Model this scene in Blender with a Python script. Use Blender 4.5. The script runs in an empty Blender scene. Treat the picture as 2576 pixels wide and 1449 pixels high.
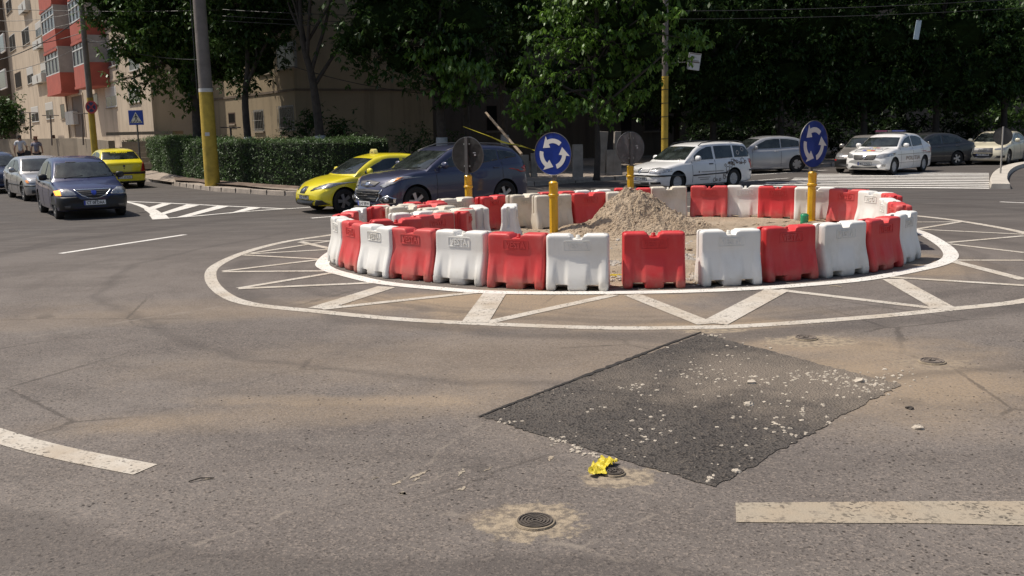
import bpy, bmesh, math, random
import numpy as np
from mathutils import Vector, Matrix, noise
from mathutils.bvhtree import BVHTree
random.seed(7); rng=np.random.default_rng(7)
R=math.radians
scene=bpy.context.scene; COL=scene.collection

# ------------------------------------------------------------------ camera
F,TH,RO,HC=2400.0,R(9.61),R(1.2),2.1          # focal in units of a 2576 wide picture, pitch, roll, height
cam=bpy.data.cameras.new('camera'); cam.sensor_width=36; cam.lens=F/2576*36; cam.clip_end=600; cam.clip_start=.1
camo=bpy.data.objects.new('camera',cam); COL.objects.link(camo); scene.camera=camo
_r=Vector((1,0,0)); _d=Vector((0,-math.sin(TH),-math.cos(TH))); _f=Vector((0,math.cos(TH),-math.sin(TH)))
cx=_r*math.cos(RO)+_d*math.sin(RO); cdn=-_r*math.sin(RO)+_d*math.cos(RO)
camo.matrix_world=Matrix(((cx.x,-cdn.x,-_f.x,0),(cx.y,-cdn.y,-_f.y,0),(cx.z,-cdn.z,-_f.z,HC),(0,0,0,1)))
# ------------------------------------------------------------------ light
SUN_EL,SUN_AZ=R(61),R(-77)       # azimuth from +Y (forward) clockwise; -77 = left, slightly ahead
w=bpy.data.worlds.new('World'); scene.world=w; w.use_nodes=True
nt=w.node_tree; bg=nt.nodes['Background']
sky=nt.nodes.new('ShaderNodeTexSky'); sky.sky_type='NISHITA'; sky.sun_disc=False
sky.sun_elevation=SUN_EL; sky.sun_rotation=SUN_AZ; sky.dust_density=2.5; sky.air_density=1.0
nt.links.new(sky.outputs[0],bg.inputs[0]); bg.inputs[1].default_value=.10
sun=bpy.data.lights.new('sun','SUN'); sun.energy=4.6; sun.angle=R(.5); sun.color=(1,.92,.81)
so=bpy.data.objects.new('sun',sun); COL.objects.link(so)
sd=Vector((math.sin(SUN_AZ)*math.cos(SUN_EL),math.cos(SUN_AZ)*math.cos(SUN_EL),math.sin(SUN_EL)))
so.rotation_euler=sd.to_track_quat('Z','Y').to_euler(); so.location=(-10,0,30)
scene.view_settings.view_transform='Standard'; scene.view_settings.look='None'
scene.view_settings.exposure=0.0; scene.view_settings.gamma=1
scene.cycles.max_bounces=6; scene.cycles.diffuse_bounces=3

# ------------------------------------------------------------------ helpers
def ray(px,py):
    return (cx*(px-1288)+cdn*(py-724.5)+_f*F).normalized()
def G(px,py,z=0.0):
    d=ray(px,py); t=(z-HC)/d.z; return Vector((d.x*t,d.y*t,z))
def P(px,py,Y):
    d=ray(px,py); t=Y/d.y; return Vector((d.x*t,Y,HC+d.z*t))
def V2(v): return Vector((v[0],v[1]))
def tag(o,label=None,cat=None,group=None,kind=None):
    if label: o['label']=label
    if cat: o['category']=cat
    if group: o['group']=group
    if kind: o['kind']=kind
    return o
def empty(name,loc=(0,0,0),rz=0,label=None,cat=None,group=None):
    o=bpy.data.objects.new(name,None); COL.objects.link(o); o.location=loc; o.rotation_euler=(0,0,rz)
    o.empty_display_size=.2
    return tag(o,label,cat,group)
class MB:
    def __init__(s): s.v=[]; s.f=[]
    def add(s,vs,fs):
        n=len(s.v); s.v+= [tuple(v) for v in vs]; s.f+=[tuple(i+n for i in f) for f in fs]; return s
    def box(s,c,d,rz=0,M=None):
        hx,hy,hz=d[0]/2,d[1]/2,d[2]/2
        co,si=math.cos(rz),math.sin(rz)
        vs=[]
        for z in (-hz,hz):
            for x,y in ((-hx,-hy),(hx,-hy),(hx,hy),(-hx,hy)):
                p=Vector((x,y,z))
                if M: p=M@p
                else: p=Vector((x*co-y*si,x*si+y*co,z))
                vs.append(p+Vector(c))
        return s.add(vs,[(3,2,1,0),(4,5,6,7),(0,1,5,4),(1,2,6,5),(2,3,7,6),(3,0,4,7)])
    def tube(s,pts,rad,n=8,cap=True):
        pts=[Vector(p) for p in pts]
        if not hasattr(rad,'__len__'): rad=[rad]*len(pts)
        vs=[];fs=[]
        up=None
        for i,p in enumerate(pts):
            t=(pts[min(i+1,len(pts)-1)]-pts[max(i-1,0)]).normalized()
            if up is None or abs(up.dot(t))>.95: up=Vector((0,0,1)) if abs(t.z)<.9 else Vector((0,1,0))
            a=t.cross(up).normalized(); b=a.cross(t).normalized(); up=b
            for k in range(n):
                g=2*math.pi*k/n; vs.append(p+(a*math.cos(g)+b*math.sin(g))*rad[i])
        for i in range(len(pts)-1):
            for k in range(n):
                fs.append((i*n+k,i*n+(k+1)%n,(i+1)*n+(k+1)%n,(i+1)*n+k))
        if cap: fs.append(tuple(range(n))); fs.append(tuple(len(vs)-1-k for k in range(n)))
        return s.add(vs,fs)
    def lathe(s,prof,n=24,M=None,caps=True):
        vs=[];fs=[]
        for r,z in prof:
            for k in range(n):
                g=2*math.pi*k/n; p=Vector((r*math.cos(g),r*math.sin(g),z)); vs.append(M@p if M else p)
        for i in range(len(prof)-1):
            for k in range(n): fs.append((i*n+k,i*n+(k+1)%n,(i+1)*n+(k+1)%n,(i+1)*n+k))
        if caps and prof[0][0]>1e-5: fs.append(tuple(reversed(range(n))))
        if caps and prof[-1][0]>1e-5: fs.append(tuple(len(vs)-n+k for k in range(n)))
        return s.add(vs,fs)
    def prism(s,poly,z0,z1,M=None):
        n=len(poly)
        vs=[Vector((p[0],p[1],z0)) for p in poly]+[Vector((p[0],p[1],z1)) for p in poly]
        if M: vs=[M@v for v in vs]
        return s.add(vs,[tuple(reversed(range(n))),tuple(range(n,2*n))]+[(i,(i+1)%n,(i+1)%n+n,i+n) for i in range(n)])
    def mesh(s,name,mat=None,smooth=False,fix=True):
        me=bpy.data.meshes.new(name); me.from_pydata(s.v,[],s.f)
        if fix:
            b=bmesh.new(); b.from_mesh(me); bmesh.ops.recalc_face_normals(b,faces=b.faces); b.to_mesh(me); b.free()
        if mat: me.materials.append(mat)
        if smooth:
            me.polygons.foreach_set('use_smooth',[True]*len(me.polygons))
        me.update(); return me
    def build(s,name,mat,parent=None,smooth=False,bevel=0,loc=None,fix=True,angle=None):
        o=bpy.data.objects.new(name,s.mesh(name,mat,smooth,fix)); COL.objects.link(o)
        if parent: o.parent=parent
        if loc is not None: o.location=loc
        if bevel:
            m=o.modifiers.new('bevel','BEVEL'); m.width=bevel; m.segments=2; m.limit_method='ANGLE'; m.angle_limit=R(40)
        if smooth and angle: o.data.set_sharp_from_angle(angle=R(angle))
        return o
def copy_tree(o,parent=None):
    c=o.copy(); COL.objects.link(c); c.parent=parent
    for ch in list(o.children): copy_tree(ch,c)
    return c
def text_mesh(txt,w=None,h=None,depth=.002,off=0.0,sp=1.0):
    cu=bpy.data.curves.new('t','FONT'); cu.body=txt; cu.size=1; cu.align_x='CENTER'; cu.align_y='CENTER'
    cu.offset=off; cu.space_character=sp; cu.resolution_u=2
    o=bpy.data.objects.new('t',cu); me=bpy.data.meshes.new_from_object(o)
    vs=np.array([v.co[:] for v in me.vertices]); fs=[tuple(p.vertices) for p in me.polygons]
    bpy.data.objects.remove(o)
    mn,mx=vs.min(0),vs.max(0); c=(mn+mx)/2; s=mx-mn
    k=[1,1]
    if w: k[0]=w/s[0]
    if h: k[1]=h/s[1]
    if w and not h: k[1]=k[0]
    if h and not w: k[0]=k[1]
    V=[((v[0]-c[0])*k[0],(v[1]-c[1])*k[1],0) for v in vs]
    n=len(V)
    if depth:
        # extrude into a solid
        edges={}
        for f in fs:
            for a,b in zip(f,f[1:]+f[:1]):
                if (b,a) in edges: del edges[(b,a)]
                else: edges[(a,b)]=1
        V2_=[(x,y,depth) for x,y,_ in V]
        F2=[tuple(i+n for i in f) for f in fs]+[(a,b,b+n,a+n) for a,b in edges]
        return V+V2_,F2
    return V,fs

# ------------------------------------------------------------------ materials
def mat(name,col,rough=.6,metal=0,spec=.5,coat=0,var=0,vscale=3,bump=0,bscale=30,emis=None,dirt=None):
    m=bpy.data.materials.new(name); m.use_nodes=True; n=m.node_tree; b=n.nodes['Principled BSDF']
    b.inputs['Base Color'].default_value=(*col,1); b.inputs['Roughness'].default_value=rough
    b.inputs['Metallic'].default_value=metal; b.inputs['Specular IOR Level'].default_value=spec
    if coat: b.inputs['Coat Weight'].default_value=coat; b.inputs['Coat Roughness'].default_value=.06
    tc=n.nodes.new('ShaderNodeTexCoord')
    if var or dirt:
        ns=n.nodes.new('ShaderNodeTexNoise'); ns.inputs['Scale'].default_value=vscale; ns.inputs['Detail'].default_value=6
        ns.inputs['Roughness'].default_value=.6
        n.links.new(tc.outputs['Object'],ns.inputs['Vector'])
        rp=n.nodes.new('ShaderNodeValToRGB'); n.links.new(ns.outputs[0],rp.inputs[0])
        rp.color_ramp.elements[0].position=.3; rp.color_ramp.elements[1].position=.7
        lo=dirt if dirt else tuple(c*(1-var) for c in col)
        rp.color_ramp.elements[0].color=(*lo,1); rp.color_ramp.elements[1].color=(*[min(1,c*(1+var*.6)) for c in col],1)
        n.links.new(rp.outputs[0],b.inputs['Base Color'])
    if bump:
        n2=n.nodes.new('ShaderNodeTexNoise'); n2.inputs['Scale'].default_value=bscale; n2.inputs['Detail'].default_value=4
        n.links.new(tc.outputs['Object'],n2.inputs['Vector'])
        bp=n.nodes.new('ShaderNodeBump'); bp.inputs['Strength'].default_value=bump; bp.inputs['Distance'].default_value=.02
        n.links.new(n2.outputs[0],bp.inputs['Height']); n.links.new(bp.outputs[0],b.inputs['Normal'])
    if emis:
        b.inputs['Emission Color'].default_value=(*emis[0],1); b.inputs['Emission Strength'].default_value=emis[1]
    return m
class NG:
    """tiny node graph helper"""
    def __init__(s,name):
        s.m=bpy.data.materials.new(name); s.m.use_nodes=True; s.t=s.m.node_tree; s.b=s.t.nodes['Principled BSDF']
        s.geo=s.t.nodes.new('ShaderNodeNewGeometry'); s.pos=s.geo.outputs['Position']
    def noise(s,scale,detail=4,rough=.55,vec=None,dist=0):
        n=s.t.nodes.new('ShaderNodeTexNoise'); n.inputs['Scale'].default_value=scale; n.inputs['Detail'].default_value=detail
        n.inputs['Roughness'].default_value=rough; n.inputs['Distortion'].default_value=dist
        s.t.links.new(vec or s.pos,n.inputs['Vector']); return n.outputs[0]
    def vor(s,scale,vec=None,feat='F1',out='Distance',rnd=1):
        n=s.t.nodes.new('ShaderNodeTexVoronoi'); n.feature=feat; n.inputs['Scale'].default_value=scale
        n.inputs['Randomness'].default_value=rnd
        s.t.links.new(vec or s.pos,n.inputs['Vector']); return n.outputs[out]
    def mp(s,loc=(0,0,0),rot=(0,0,0),sc=(1,1,1),vec=None):
        n=s.t.nodes.new('ShaderNodeMapping'); n.inputs['Location'].default_value=loc; n.inputs['Rotation'].default_value=rot
        n.inputs['Scale'].default_value=sc; s.t.links.new(vec or s.pos,n.inputs['Vector']); return n.outputs[0]
    def math(s,op,a,b=None,clamp=False):
        n=s.t.nodes.new('ShaderNodeMath'); n.operation=op; n.use_clamp=clamp
        for i,v in enumerate((a,b)):
            if v is None: continue
            if isinstance(v,(int,float)): n.inputs[i].default_value=v
            else: s.t.links.new(v,n.inputs[i])
        return n.outputs[0]
    def ramp(s,v,p0,p1,a=0.0,b=1.0):
        n=s.t.nodes.new('ShaderNodeMapRange'); n.inputs[1].default_value=p0; n.inputs[2].default_value=p1
        n.inputs[3].default_value=a; n.inputs[4].default_value=b; n.interpolation_type='SMOOTHSTEP'
        s.t.links.new(v,n.inputs[0]); return n.outputs[0]
    def mix(s,f,a,b):
        n=s.t.nodes.new('ShaderNodeMix'); n.data_type='RGBA'
        for k,v in ((0,f),(6,a),(7,b)):
            if isinstance(v,(int,float)): n.inputs[k].default_value=v
            elif isinstance(v,tuple): n.inputs[k].default_value=(*v,1)
            else: s.t.links.new(v,n.inputs[k])
        return n.outputs[2]
    def mul(s,a,f):
        n=s.t.nodes.new('ShaderNodeMix'); n.data_type='RGBA'; n.blend_type='MULTIPLY'; n.inputs[0].default_value=1
        s.t.links.new(a,n.inputs[6]); s.t.links.new(f,n.inputs[7]); return n.outputs[2]
    def ell(s,c,rx,ry,rot=0,soft=.5,wob=.5,wsc=1.2):
        """soft noisy ellipse mask on the ground around c"""
        v=s.mp(vec=s.pos,loc=(-c[0],-c[1],0))
        v=s.mp(vec=v,rot=(0,0,-rot),sc=(1,1,0))
        v=s.mp(vec=v,sc=(1/rx,1/ry,0))
        n=s.t.nodes.new('ShaderNodeVectorMath'); n.operation='LENGTH'; s.t.links.new(v,n.inputs[0])
        d=s.math('ADD',n.outputs['Value'],s.math('MULTIPLY',s.math('SUBTRACT',s.noise(wsc,8,.68),.5),wob*2.6))
        return s.ramp(d,1-soft,1+soft,1.0,0.0)
    def fin(s,col,rough=.9,bump=None,bs=.5,bd=.02,spec=.3):
        s.t.links.new(col,s.b.inputs['Base Color']) if not isinstance(col,tuple) else None
        if isinstance(rough,float): s.b.inputs['Roughness'].default_value=rough
        else: s.t.links.new(rough,s.b.inputs['Roughness'])
        s.b.inputs['Specular IOR Level'].default_value=spec
        if bump is not None:
            b=s.t.nodes.new('ShaderNodeBump'); b.inputs['Strength'].default_value=bs; b.inputs['Distance'].default_value=bd
            s.t.links.new(bump,b.inputs['Height']); s.t.links.new(b.outputs[0],s.b.inputs['Normal'])
        return s.m

def asphalt_mat():
    g=NG('asphalt')
    sep=g.t.nodes.new('ShaderNodeSeparateXYZ'); g.t.links.new(g.pos,sep.inputs[0])
    # old dusty surface near, newer dark surface on the far lanes (a real paving change, blended by wear)
    yy=g.math('ADD',sep.outputs[1],g.math('MULTIPLY',g.math('SUBTRACT',g.noise(.12,4),.5),9.0))
    far=g.ramp(yy,11.0,26.0)
    base=g.mix(far,(.176,.154,.138),(.080,.073,.069))
    n1=g.noise(.5,6,.65); base=g.mix(g.ramp(n1,.35,.7),g.mix(.5,base,(.07,.06,.055)),base)
    st=g.noise(1.0,5,.7,vec=g.mp(rot=(0,0,R(24)),sc=(.25,2.2,1)))
    base=g.mix(g.math('MULTIPLY',g.ramp(st,.42,.72),.32),base,(.20,.178,.158))
    # aggregate: pale and dark stones, coarser near the camera where the binder is worn off
    worn=g.math('SUBTRACT',1.0,g.ramp(yy,8.0,19.0))
    v=g.vor(85); vc=g.vor(85,out='Color'); sp=g.t.nodes.new('ShaderNodeSeparateColor'); g.t.links.new(vc,sp.inputs[0])
    pale=g.math('MULTIPLY',g.ramp(sp.outputs[0],.72,.86),g.math('ADD',g.math('MULTIPLY',worn,.34),.10))
    dark=g.math('MULTIPLY',g.ramp(sp.outputs[1],.76,.9),g.math('ADD',g.math('MULTIPLY',worn,.42),.08))
    base=g.mix(pale,base,(.30,.25,.21)); base=g.mix(dark,base,(.04,.034,.03))
    v2=g.vor(20,vec=g.mp(sc=(1,1,0)),out='Color'); s2=g.t.nodes.new('ShaderNodeSeparateColor'); g.t.links.new(v2,s2.inputs[0])
    vd=g.vor(20,vec=g.mp(sc=(1,1,0)))
    pit=g.math('MULTIPLY',g.math('MULTIPLY',g.ramp(s2.outputs[2],.86,.93),g.ramp(vd,.12,.28,1.,0.)),g.math('MULTIPLY',worn,g.ramp(g.noise(.7,3),.4,.6)))
    base=g.mix(pit,base,(.035,.03,.027))
    # sand dragged over the road
    sand=(.36,.27,.175)
    for (a,b,rx,ry,ro,k) in SANDS:
        c=G(a,b); m=g.ell(c,rx,ry,R(ro),.55,.75,1.1)
        grain=g.ramp(g.noise(38,3,.8),.30,.62); base=g.mix(g.math('MULTIPLY',g.math('MULTIPLY',m,k*.8),g.math('ADD',g.math('MULTIPLY',grain,.7),.3)),base,sand)
    # branching hairline cracks
    cv=g.vor(.55,vec=g.mp(sc=(1,1,0)),feat='DISTANCE_TO_EDGE'); dis=g.math('ADD',cv,g.math('MULTIPLY',g.math('SUBTRACT',g.noise(6,6,.7),.5),.05))
    ck=g.math('MULTIPLY',g.ramp(g.math('ABSOLUTE',dis),.004,.012,1.,0.),g.math('MULTIPLY',g.ramp(g.noise(.33,3),.5,.62),worn)); base=g.mix(g.math('MULTIPLY',ck,.55),base,(.05,.043,.038))
    oil=g.math('MULTIPLY',g.ramp(g.vor(.9,vec=g.mp(sc=(1,1,0))),.05,.16,1.,0.),g.ramp(g.noise(.6,2),.5,.6)); base=g.mix(g.math('MULTIPLY',oil,.3),base,(.05,.045,.042))
    # seams
    h=g.math('ADD',g.math('MULTIPLY',v,.5),g.noise(120,3))
    for (p,q,wd) in SEAMS:
        a=G(*p); b=G(*q); d=(b-a); ang=math.atan2(d.y,d.x)
        vv=g.mp(vec=g.mp(loc=(-a.x,-a.y,0)),rot=(0,0,-ang))
        s3=g.t.nodes.new('ShaderNodeSeparateXYZ'); g.t.links.new(vv,s3.inputs[0])
        yl=g.math('ADD',s3.outputs[1],g.math('MULTIPLY',g.math('SUBTRACT',g.noise(2.2,7,.75),.5),.30))
        ln=g.math('MULTIPLY',g.ramp(g.math('ABSOLUTE',yl),wd*.4,wd,1.,0.),g.math('MULTIPLY',g.math('GREATER_THAN',s3.outputs[0],0.),g.math('LESS_THAN',s3.outputs[0],d.length)))
        base=g.mix(g.math('MULTIPLY',g.math('MULTIPLY',ln,g.ramp(g.noise(5,4),.4,.6)),.5),base,(.25,.215,.18))
    rg=g.ramp(g.noise(3),.3,.7,.82,.95)
    # tyre-polished bands circling the island and broken concrete collars
    cc=G(1590,640); vv=g.mp(loc=(-cc.x,-cc.y,0)); ln_=g.t.nodes.new('ShaderNodeVectorMath'); ln_.operation='LENGTH'; g.t.links.new(vv,ln_.inputs[0])
    dd=g.math('ADD',ln_.outputs['Value'],g.math('MULTIPLY',g.noise(.35,3),1.6)); n1=g.t.nodes.new('ShaderNodeTexNoise'); n1.noise_dimensions='1D'; n1.inputs['Scale'].default_value=1.1; n1.inputs['Detail'].default_value=3; g.t.links.new(dd,n1.inputs['W'])
    base=g.mix(g.math('MULTIPLY',g.ramp(n1.outputs[0],.5,.68),.38),base,(.062,.054,.05))
    base=g.mix(g.math('MULTIPLY',g.ramp(g.noise(2.3,7,.75),.62,.72),.35),base,(.07,.06,.054))
    for (a,b_,rx,ry,ro,k) in COLLARS:
        c=G(a,b_); m=g.ell(c,rx,ry,R(ro),.10,.75,7.0)
        cm=g.mix(g.ramp(g.noise(16,6,.7),.4,.62),(.38,.31,.22),(.15,.125,.10)); cm=g.mix(g.math('MULTIPLY',g.ramp(g.vor(30),.05,.2,1.,0.),.5),cm,(.5,.44,.36))
        base=g.mix(g.math('MULTIPLY',m,k),base,cm)
    return g.fin(base,rg,bump=h,bs=.38,bd=.012,spec=.25)
SANDS=[(860,1008,1.0,.14,-4,.45),(1080,1015,1.1,.35,4,.3),(1450,1010,.9,1.0,10,.15),(360,1068,.5,.2,15,.35),(600,1050,1.2,.3,10,.3),
       (1330,755,1.9,.8,0,.85),(1120,745,1.2,.35,10,.7),(1500,800,2.2,.55,0,.5),(1830,815,.8,.25,0,.75),(2270,660,.9,1.4,0,.7),(1390,890,3.2,.9,4,.3),
       (2060,868,1.1,.3,0,.4),(2330,940,1.0,.9,0,.4),(2235,1000,1.1,.8,0,.5),(2120,890,1.0,.5,0,.4),(1290,1295,.22,.10,10,.3),(2100,950,1.6,.6,-20,.25),
       (700,770,3.5,.6,0,.22),(300,800,4,.5,8,.22)]
COLLARS=[(1340,1312,.27,.24,20,.85),(1560,1200,.24,.16,15,.8),(2040,858,.42,.24,0,.75),(2345,915,.35,.2,0,.35),(1800,832,.30,.12,0,.7)]
SEAMS=[((1215,1056),(985,1235),.02),((1405,1130),(1640,1245),.02),((1640,1290),(1420,1395),.02),((1400,1360),(1700,1449),.025),((1020,1262),(1600,1420),.03),((880,1240),(250,1449),.025),((1010,1225),(1190,1165),.02),((1050,1215),(1120,1185),.03),((60,850),(560,770),.06)]

def paint_mat(name,col,wear=.35,dust=.25):
    g=NG(name)
    base=g.mix(g.math('MULTIPLY',g.ramp(g.noise(1.4,6,.7),.35,.75),dust),col,(.36,.29,.21))
    sp=g.t.nodes.new('ShaderNodeSeparateColor'); g.t.links.new(g.vor(60,out='Color'),sp.inputs[0])
    n=g.math('MULTIPLY',g.ramp(sp.outputs[0],.88-.3*wear,.95),g.ramp(g.noise(4,4),.35,.6))
    base=g.mix(g.math('MULTIPLY',n,.85),base,(.07,.06,.05))
    big=g.ramp(g.noise(7,8,.75),.66-.12*wear,.76-.1*wear); base=g.mix(g.math('MULTIPLY',big,.7),base,(.13,.11,.095))
    return g.fin(base,.85,bump=g.noise(90,3),bs=.35,bd=.01)
M={}
M['asphalt']=asphalt_mat()
M['line']=paint_mat('road_paint',(.53,.49,.43),.45,.75)
M['line_fresh']=paint_mat('road_paint_fresh',(.70,.68,.64),.1,.3)
M['line_worn']=paint_mat('road_paint_worn',(.34,.295,.23),1.0,1.0)
M['dark']=mat('dark_plastic',(.012,.012,.013),.5)
M['black']=mat('black_trim',(.02,.02,.021),.45)
M['rubber']=mat('rubber',(.018,.017,.016),.85)
M['glass']=mat('car_glass',(.030,.036,.034),.05,spec=.8,var=.9,vscale=2.6)
M['lens']=mat('headlamp_glass',(.42,.42,.42),.12,metal=.5,coat=1,var=.4,vscale=14)
M['chrome']=mat('chrome',(.7,.7,.7),.15,metal=1)
M['rim']=mat('alloy_rim',(.45,.45,.46),.35,metal=.8)
M['rimcap']=mat('wheel_cover',(.42,.42,.43),.45,metal=.2)
M['plate']=mat('plate_white',(.75,.75,.73),.5)
M['eu']=mat('plate_blue',(.02,.05,.4),.5)
M['red_lens']=mat('red_lens',(.42,.015,.012),.2,coat=1)
M['orange']=mat('indicator_lens',(.8,.28,.04),.3,coat=.5)
M['orange_lit']=mat('indicator_lit',(1,.35,.05),.3,emis=((1,.32,.04),2.2))
def wetpaint(name,col,metal=0.0,rough=.3): 
    return mat(name,col,rough,metal=metal,coat=.8,var=.12,vscale=2.5)

# ------------------------------------------------------------------ ground
def sheet(name,pts,z,m,kind='structure',parent=None):
    b=MB(); b.add([(p[0],p[1],z) for p in pts],[tuple(range(len(pts)))])
    o=b.build(name,m,parent); 
    me=o.data
    bm=bmesh.new(); bm.from_mesh(me)
    bmesh.ops.triangulate(bm,faces=bm.faces); 
    for f in bm.faces:
        f.normal_update()
        if f.normal.z<0: f.normal_flip()
    bm.to_mesh(me); bm.free()
    if kind: o['kind']=kind
    return o
sheet('road',[(-260,-40),(260,-40),(260,420),(-260,420)],0,M['asphalt'])

def catmull(pts,n=8,closed=False):
    out=[];N=len(pts)
    rngi=range(N) if closed else range(N-1)
    for i in rngi:
        if closed: p=[pts[(i+k-1)%N] for k in range(4)]
        else: p=[pts[max(0,min(N-1,i+k-1))] for k in range(4)]
        for k in range(n):
            t=k/n; t2=t*t;t3=t2*t
            out.append(.5*((2*p[1])+(p[2]-p[0])*t+(2*p[0]-5*p[1]+4*p[2]-p[3])*t2+(3*p[1]-p[0]-3*p[2]+p[3])*t3))
    if not closed: out.append(pts[-1])
    return out
def strip(b,pts,w,z,closed=False):
    n=len(pts); vs=[];fs=[]
    for i,p in enumerate(pts):
        a=pts[(i-1)%n] if closed else pts[max(0,i-1)]; c=pts[(i+1)%n] if closed else pts[min(n-1,i+1)]
        t=(V2(c)-V2(a)).normalized(); nn=Vector((-t.y,t.x))
        ww=w[i] if hasattr(w,'__len__') else w
        vs+= [(p[0]+nn.x*ww/2,p[1]+nn.y*ww/2,z),(p[0]-nn.x*ww/2,p[1]-nn.y*ww/2,z)]
    for i in range(n if closed else n-1):
        j=(i+1)%n; fs.append((2*i,2*i+1,2*j+1,2*j))
    b.add(vs,fs)
OUT=[(530,700),(560,738),(630,765),(790,783),(1000,803),(1220,815),(1500,825),(1700,825),(1900,819),(2200,797),(2390,778),(2576,757),(2690,722),(2725,680),(2680,625),(2576,586),(2426,558),(2302,543),(2150,530),(1950,522),(1700,520),(1400,526),(1150,545),(950,572),(835,591),(720,608),(620,634),(545,668)]
INN=[(812,661),(826,678),(872,692),(960,712),(1106,727),(1240,736),(1440,738),(1686,735),(1891,727),(2057,715),(2175,703),(2288,683),(2370,662),(2392,640),(2362,610),(2300,580),(2200,560),(2000,548),(1700,540),(1400,548),(1100,575),(950,600),(850,630)]
b=MB(); strip(b,catmull([G(*p) for p in OUT],8,True),.17,.004,True); o=b.build('outer_ring_marking',M['line']); tag(o,kind='structure')
b=MB(); strip(b,catmull([G(*p) for p in INN],8,True),.22,.008,True); o=b.build('inner_ring_marking',M['line_fresh']); tag(o,kind='structure')
ZZ=[((615,640),(835,606),.11),((755,607),(835,606),.11),((755,609),(830,626),.14),((615,640),(828,628),.11),((612,642),(812,653),.11),((560,683),(812,653),.12),((560,684),(828,682),.12),((600,726),(842,686),.13),((600,727),(945,712),.13),
((800,777),(973,722),.28),((810,778),(1200,736),.14),((1195,812),(1245,738),.3),((1225,812),(1545,742),.15),((1590,742),(1778,816),.22),((1795,815),(1955,730),.3),((1960,730),(2350,776),.14),((2245,703),(2375,776),.26),((2240,698),(2576,719),.13),
((2396,655),(2576,655.5),.11),((2390,656),(2576,704),.17),((2384,611),(2576,594),.11),((2388,614),(2576,636),.11),((2305,577),(2576,590),.11),((2305,577),(2426,557),.11),((2303,559),(2420,558.5),.1)]
b=MB()
for i,(p,q,wd) in enumerate(ZZ): strip(b,[G(*p),G(*q)],wd,.0052+.0009*(i%3))
tag(b.build('zigzag_marking',M['line']),kind='structure')
# splitter island marking on the left
b=MB()
top=[G(305,506),G(430,511.5),(G(580,519)),G(719,525.5)]
strip(b,top,.14,.004); strip(b,catmull([G(305,506.5),G(345,514),G(378,528),G(396,541),G(405,551.5)],5),[.14]*5+[.2]*5+[.3]*5+[.4]*6,.006)
strip(b,[G(401,551),G(500,543.5),G(600,534),G(719,525.5)],.16,.008)
for q in ([(408,512),(432,513),(380,530),(364,526)],[(470,515),(502,517),(410,541),(395,540)],[(546,518.5),(575,520),(470,547),(440,548.5)],[(628,521.5),(660,523),(600,535),(575,538)]):
    b.add([(*V2(G(*p)),.010) for p in q],[(0,1,2,3)])
tag(b.build('hatched_triangle_marking',M['line_fresh']),kind='structure')
b=MB(); strip(b,[G(152,638),G(466,590.5)],.14,.004); strip(b,[G(783,549),G(885,541)],.14,.004)
strip(b,[G(2516,508),G(2640,513)],.14,.004)
for p,q in (((1800,462),(1985,448)),((1850,443),(2080,428)),((700,527),(800,520))): strip(b,[G(*p),G(*q)],.14,.004)
tag(b.build('lane_line_marking',M['line_fresh']),kind='structure')
b=MB()
pts=[G(-120,1058),G(0,1098),G(75,1120),G(150,1139),G(250,1160),G(366,1182)]; strip(b,catmull(pts,5),.2,.004)
tag(b.build('dash_marking',M['line']),kind='structure')
b=MB()
cs=[(1850,1266),(2100,1264),(2350,1262),(2620,1262),(2900,1268),(2900,1324),(2620,1324),(2350,1318),(2100,1317),(1852,1315)]
o=sheet('stop_line_marking',[G(*p) for p in cs],.004,M['line_worn'])
b=MB()
r0=G(2489,474); l0=G(2138,471); dirv=(l0-r0).normalized(); Lz=(l0-r0).length
r8=G(2488,440); 
for i in range(10):
    t=i/8.0; a=r0.lerp(r8,t); bb=a+dirv*(6.7-1.2*t+.25*(i%3))
    strip(b,[a,bb],.42,.009)
tag(b.build('zebra_crossing',M['line_fresh']),kind='structure')
# scratches / paint remains
b=MB()
for p,q,wd in (((985,1222),(1015,1208),.025),((1030,1205),(1085,1182),.03),((1035,1212),(1060,1200),.02),((1152,1200),(1168,1178),.03),((1215,1187),(1238,1175),.02),((1380,1160),(1388,1148),.03),((1150,1236),(1170,1224),.02),((1005,1242),(1020,1240),.045),((930,1208),(955,1200),.015),((500,1210),(540,1202),.012)):
    A_,B2_=G(*p),G(*q); n_=9; strip(b,[A_.lerp(B2_,k/(n_-1))+Vector((random.gauss(0,.006),random.gauss(0,.006),0)) for k in range(n_)],[max(.002,wd*1.3*math.sin(math.pi*(k+.3)/(n_-.4))*random.uniform(.3,1.2)) for k in range(n_)],.003)
tag(b.build('paint_scratch',M['line_worn']),kind='structure')

# dark patch of fresh rough asphalt
def patch():
    g=NG('patch_asphalt'); 
    sp=g.t.nodes.new('ShaderNodeSeparateColor'); g.t.links.new(g.vor(58,out='Color'),sp.inputs[0])
    base=g.mix(g.ramp(g.noise(1.1,5),.35,.7),(.068,.060,.054),(.102,.090,.079))
    base=g.mix(g.math('MULTIPLY',g.ramp(sp.outputs[0],.8,.9),.5),base,(.15,.125,.10))
    base=g.mix(g.math('MULTIPLY',g.ramp(sp.outputs[1],.75,.9),.8),base,(.016,.014,.013))
    base=g.mix(g.math('MULTIPLY',g.ell(G(2200,950),1.7,.9,0,.7,1.0,1.8),.85),base,(.21,.175,.14)); base=g.mix(g.math('MULTIPLY',g.ramp(g.noise(2.5,7,.7),.5,.75),.4),base,(.13,.112,.095))
    h=g.math('ADD',g.vor(58),g.noise(25,4))
    return g.fin(base,.9,bump=h,bs=.7,bd=.02)
M['patch']=patch()
PC=[G(1210,1048),G(1768,840),G(2262,968),G(1797,1228)]
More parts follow.
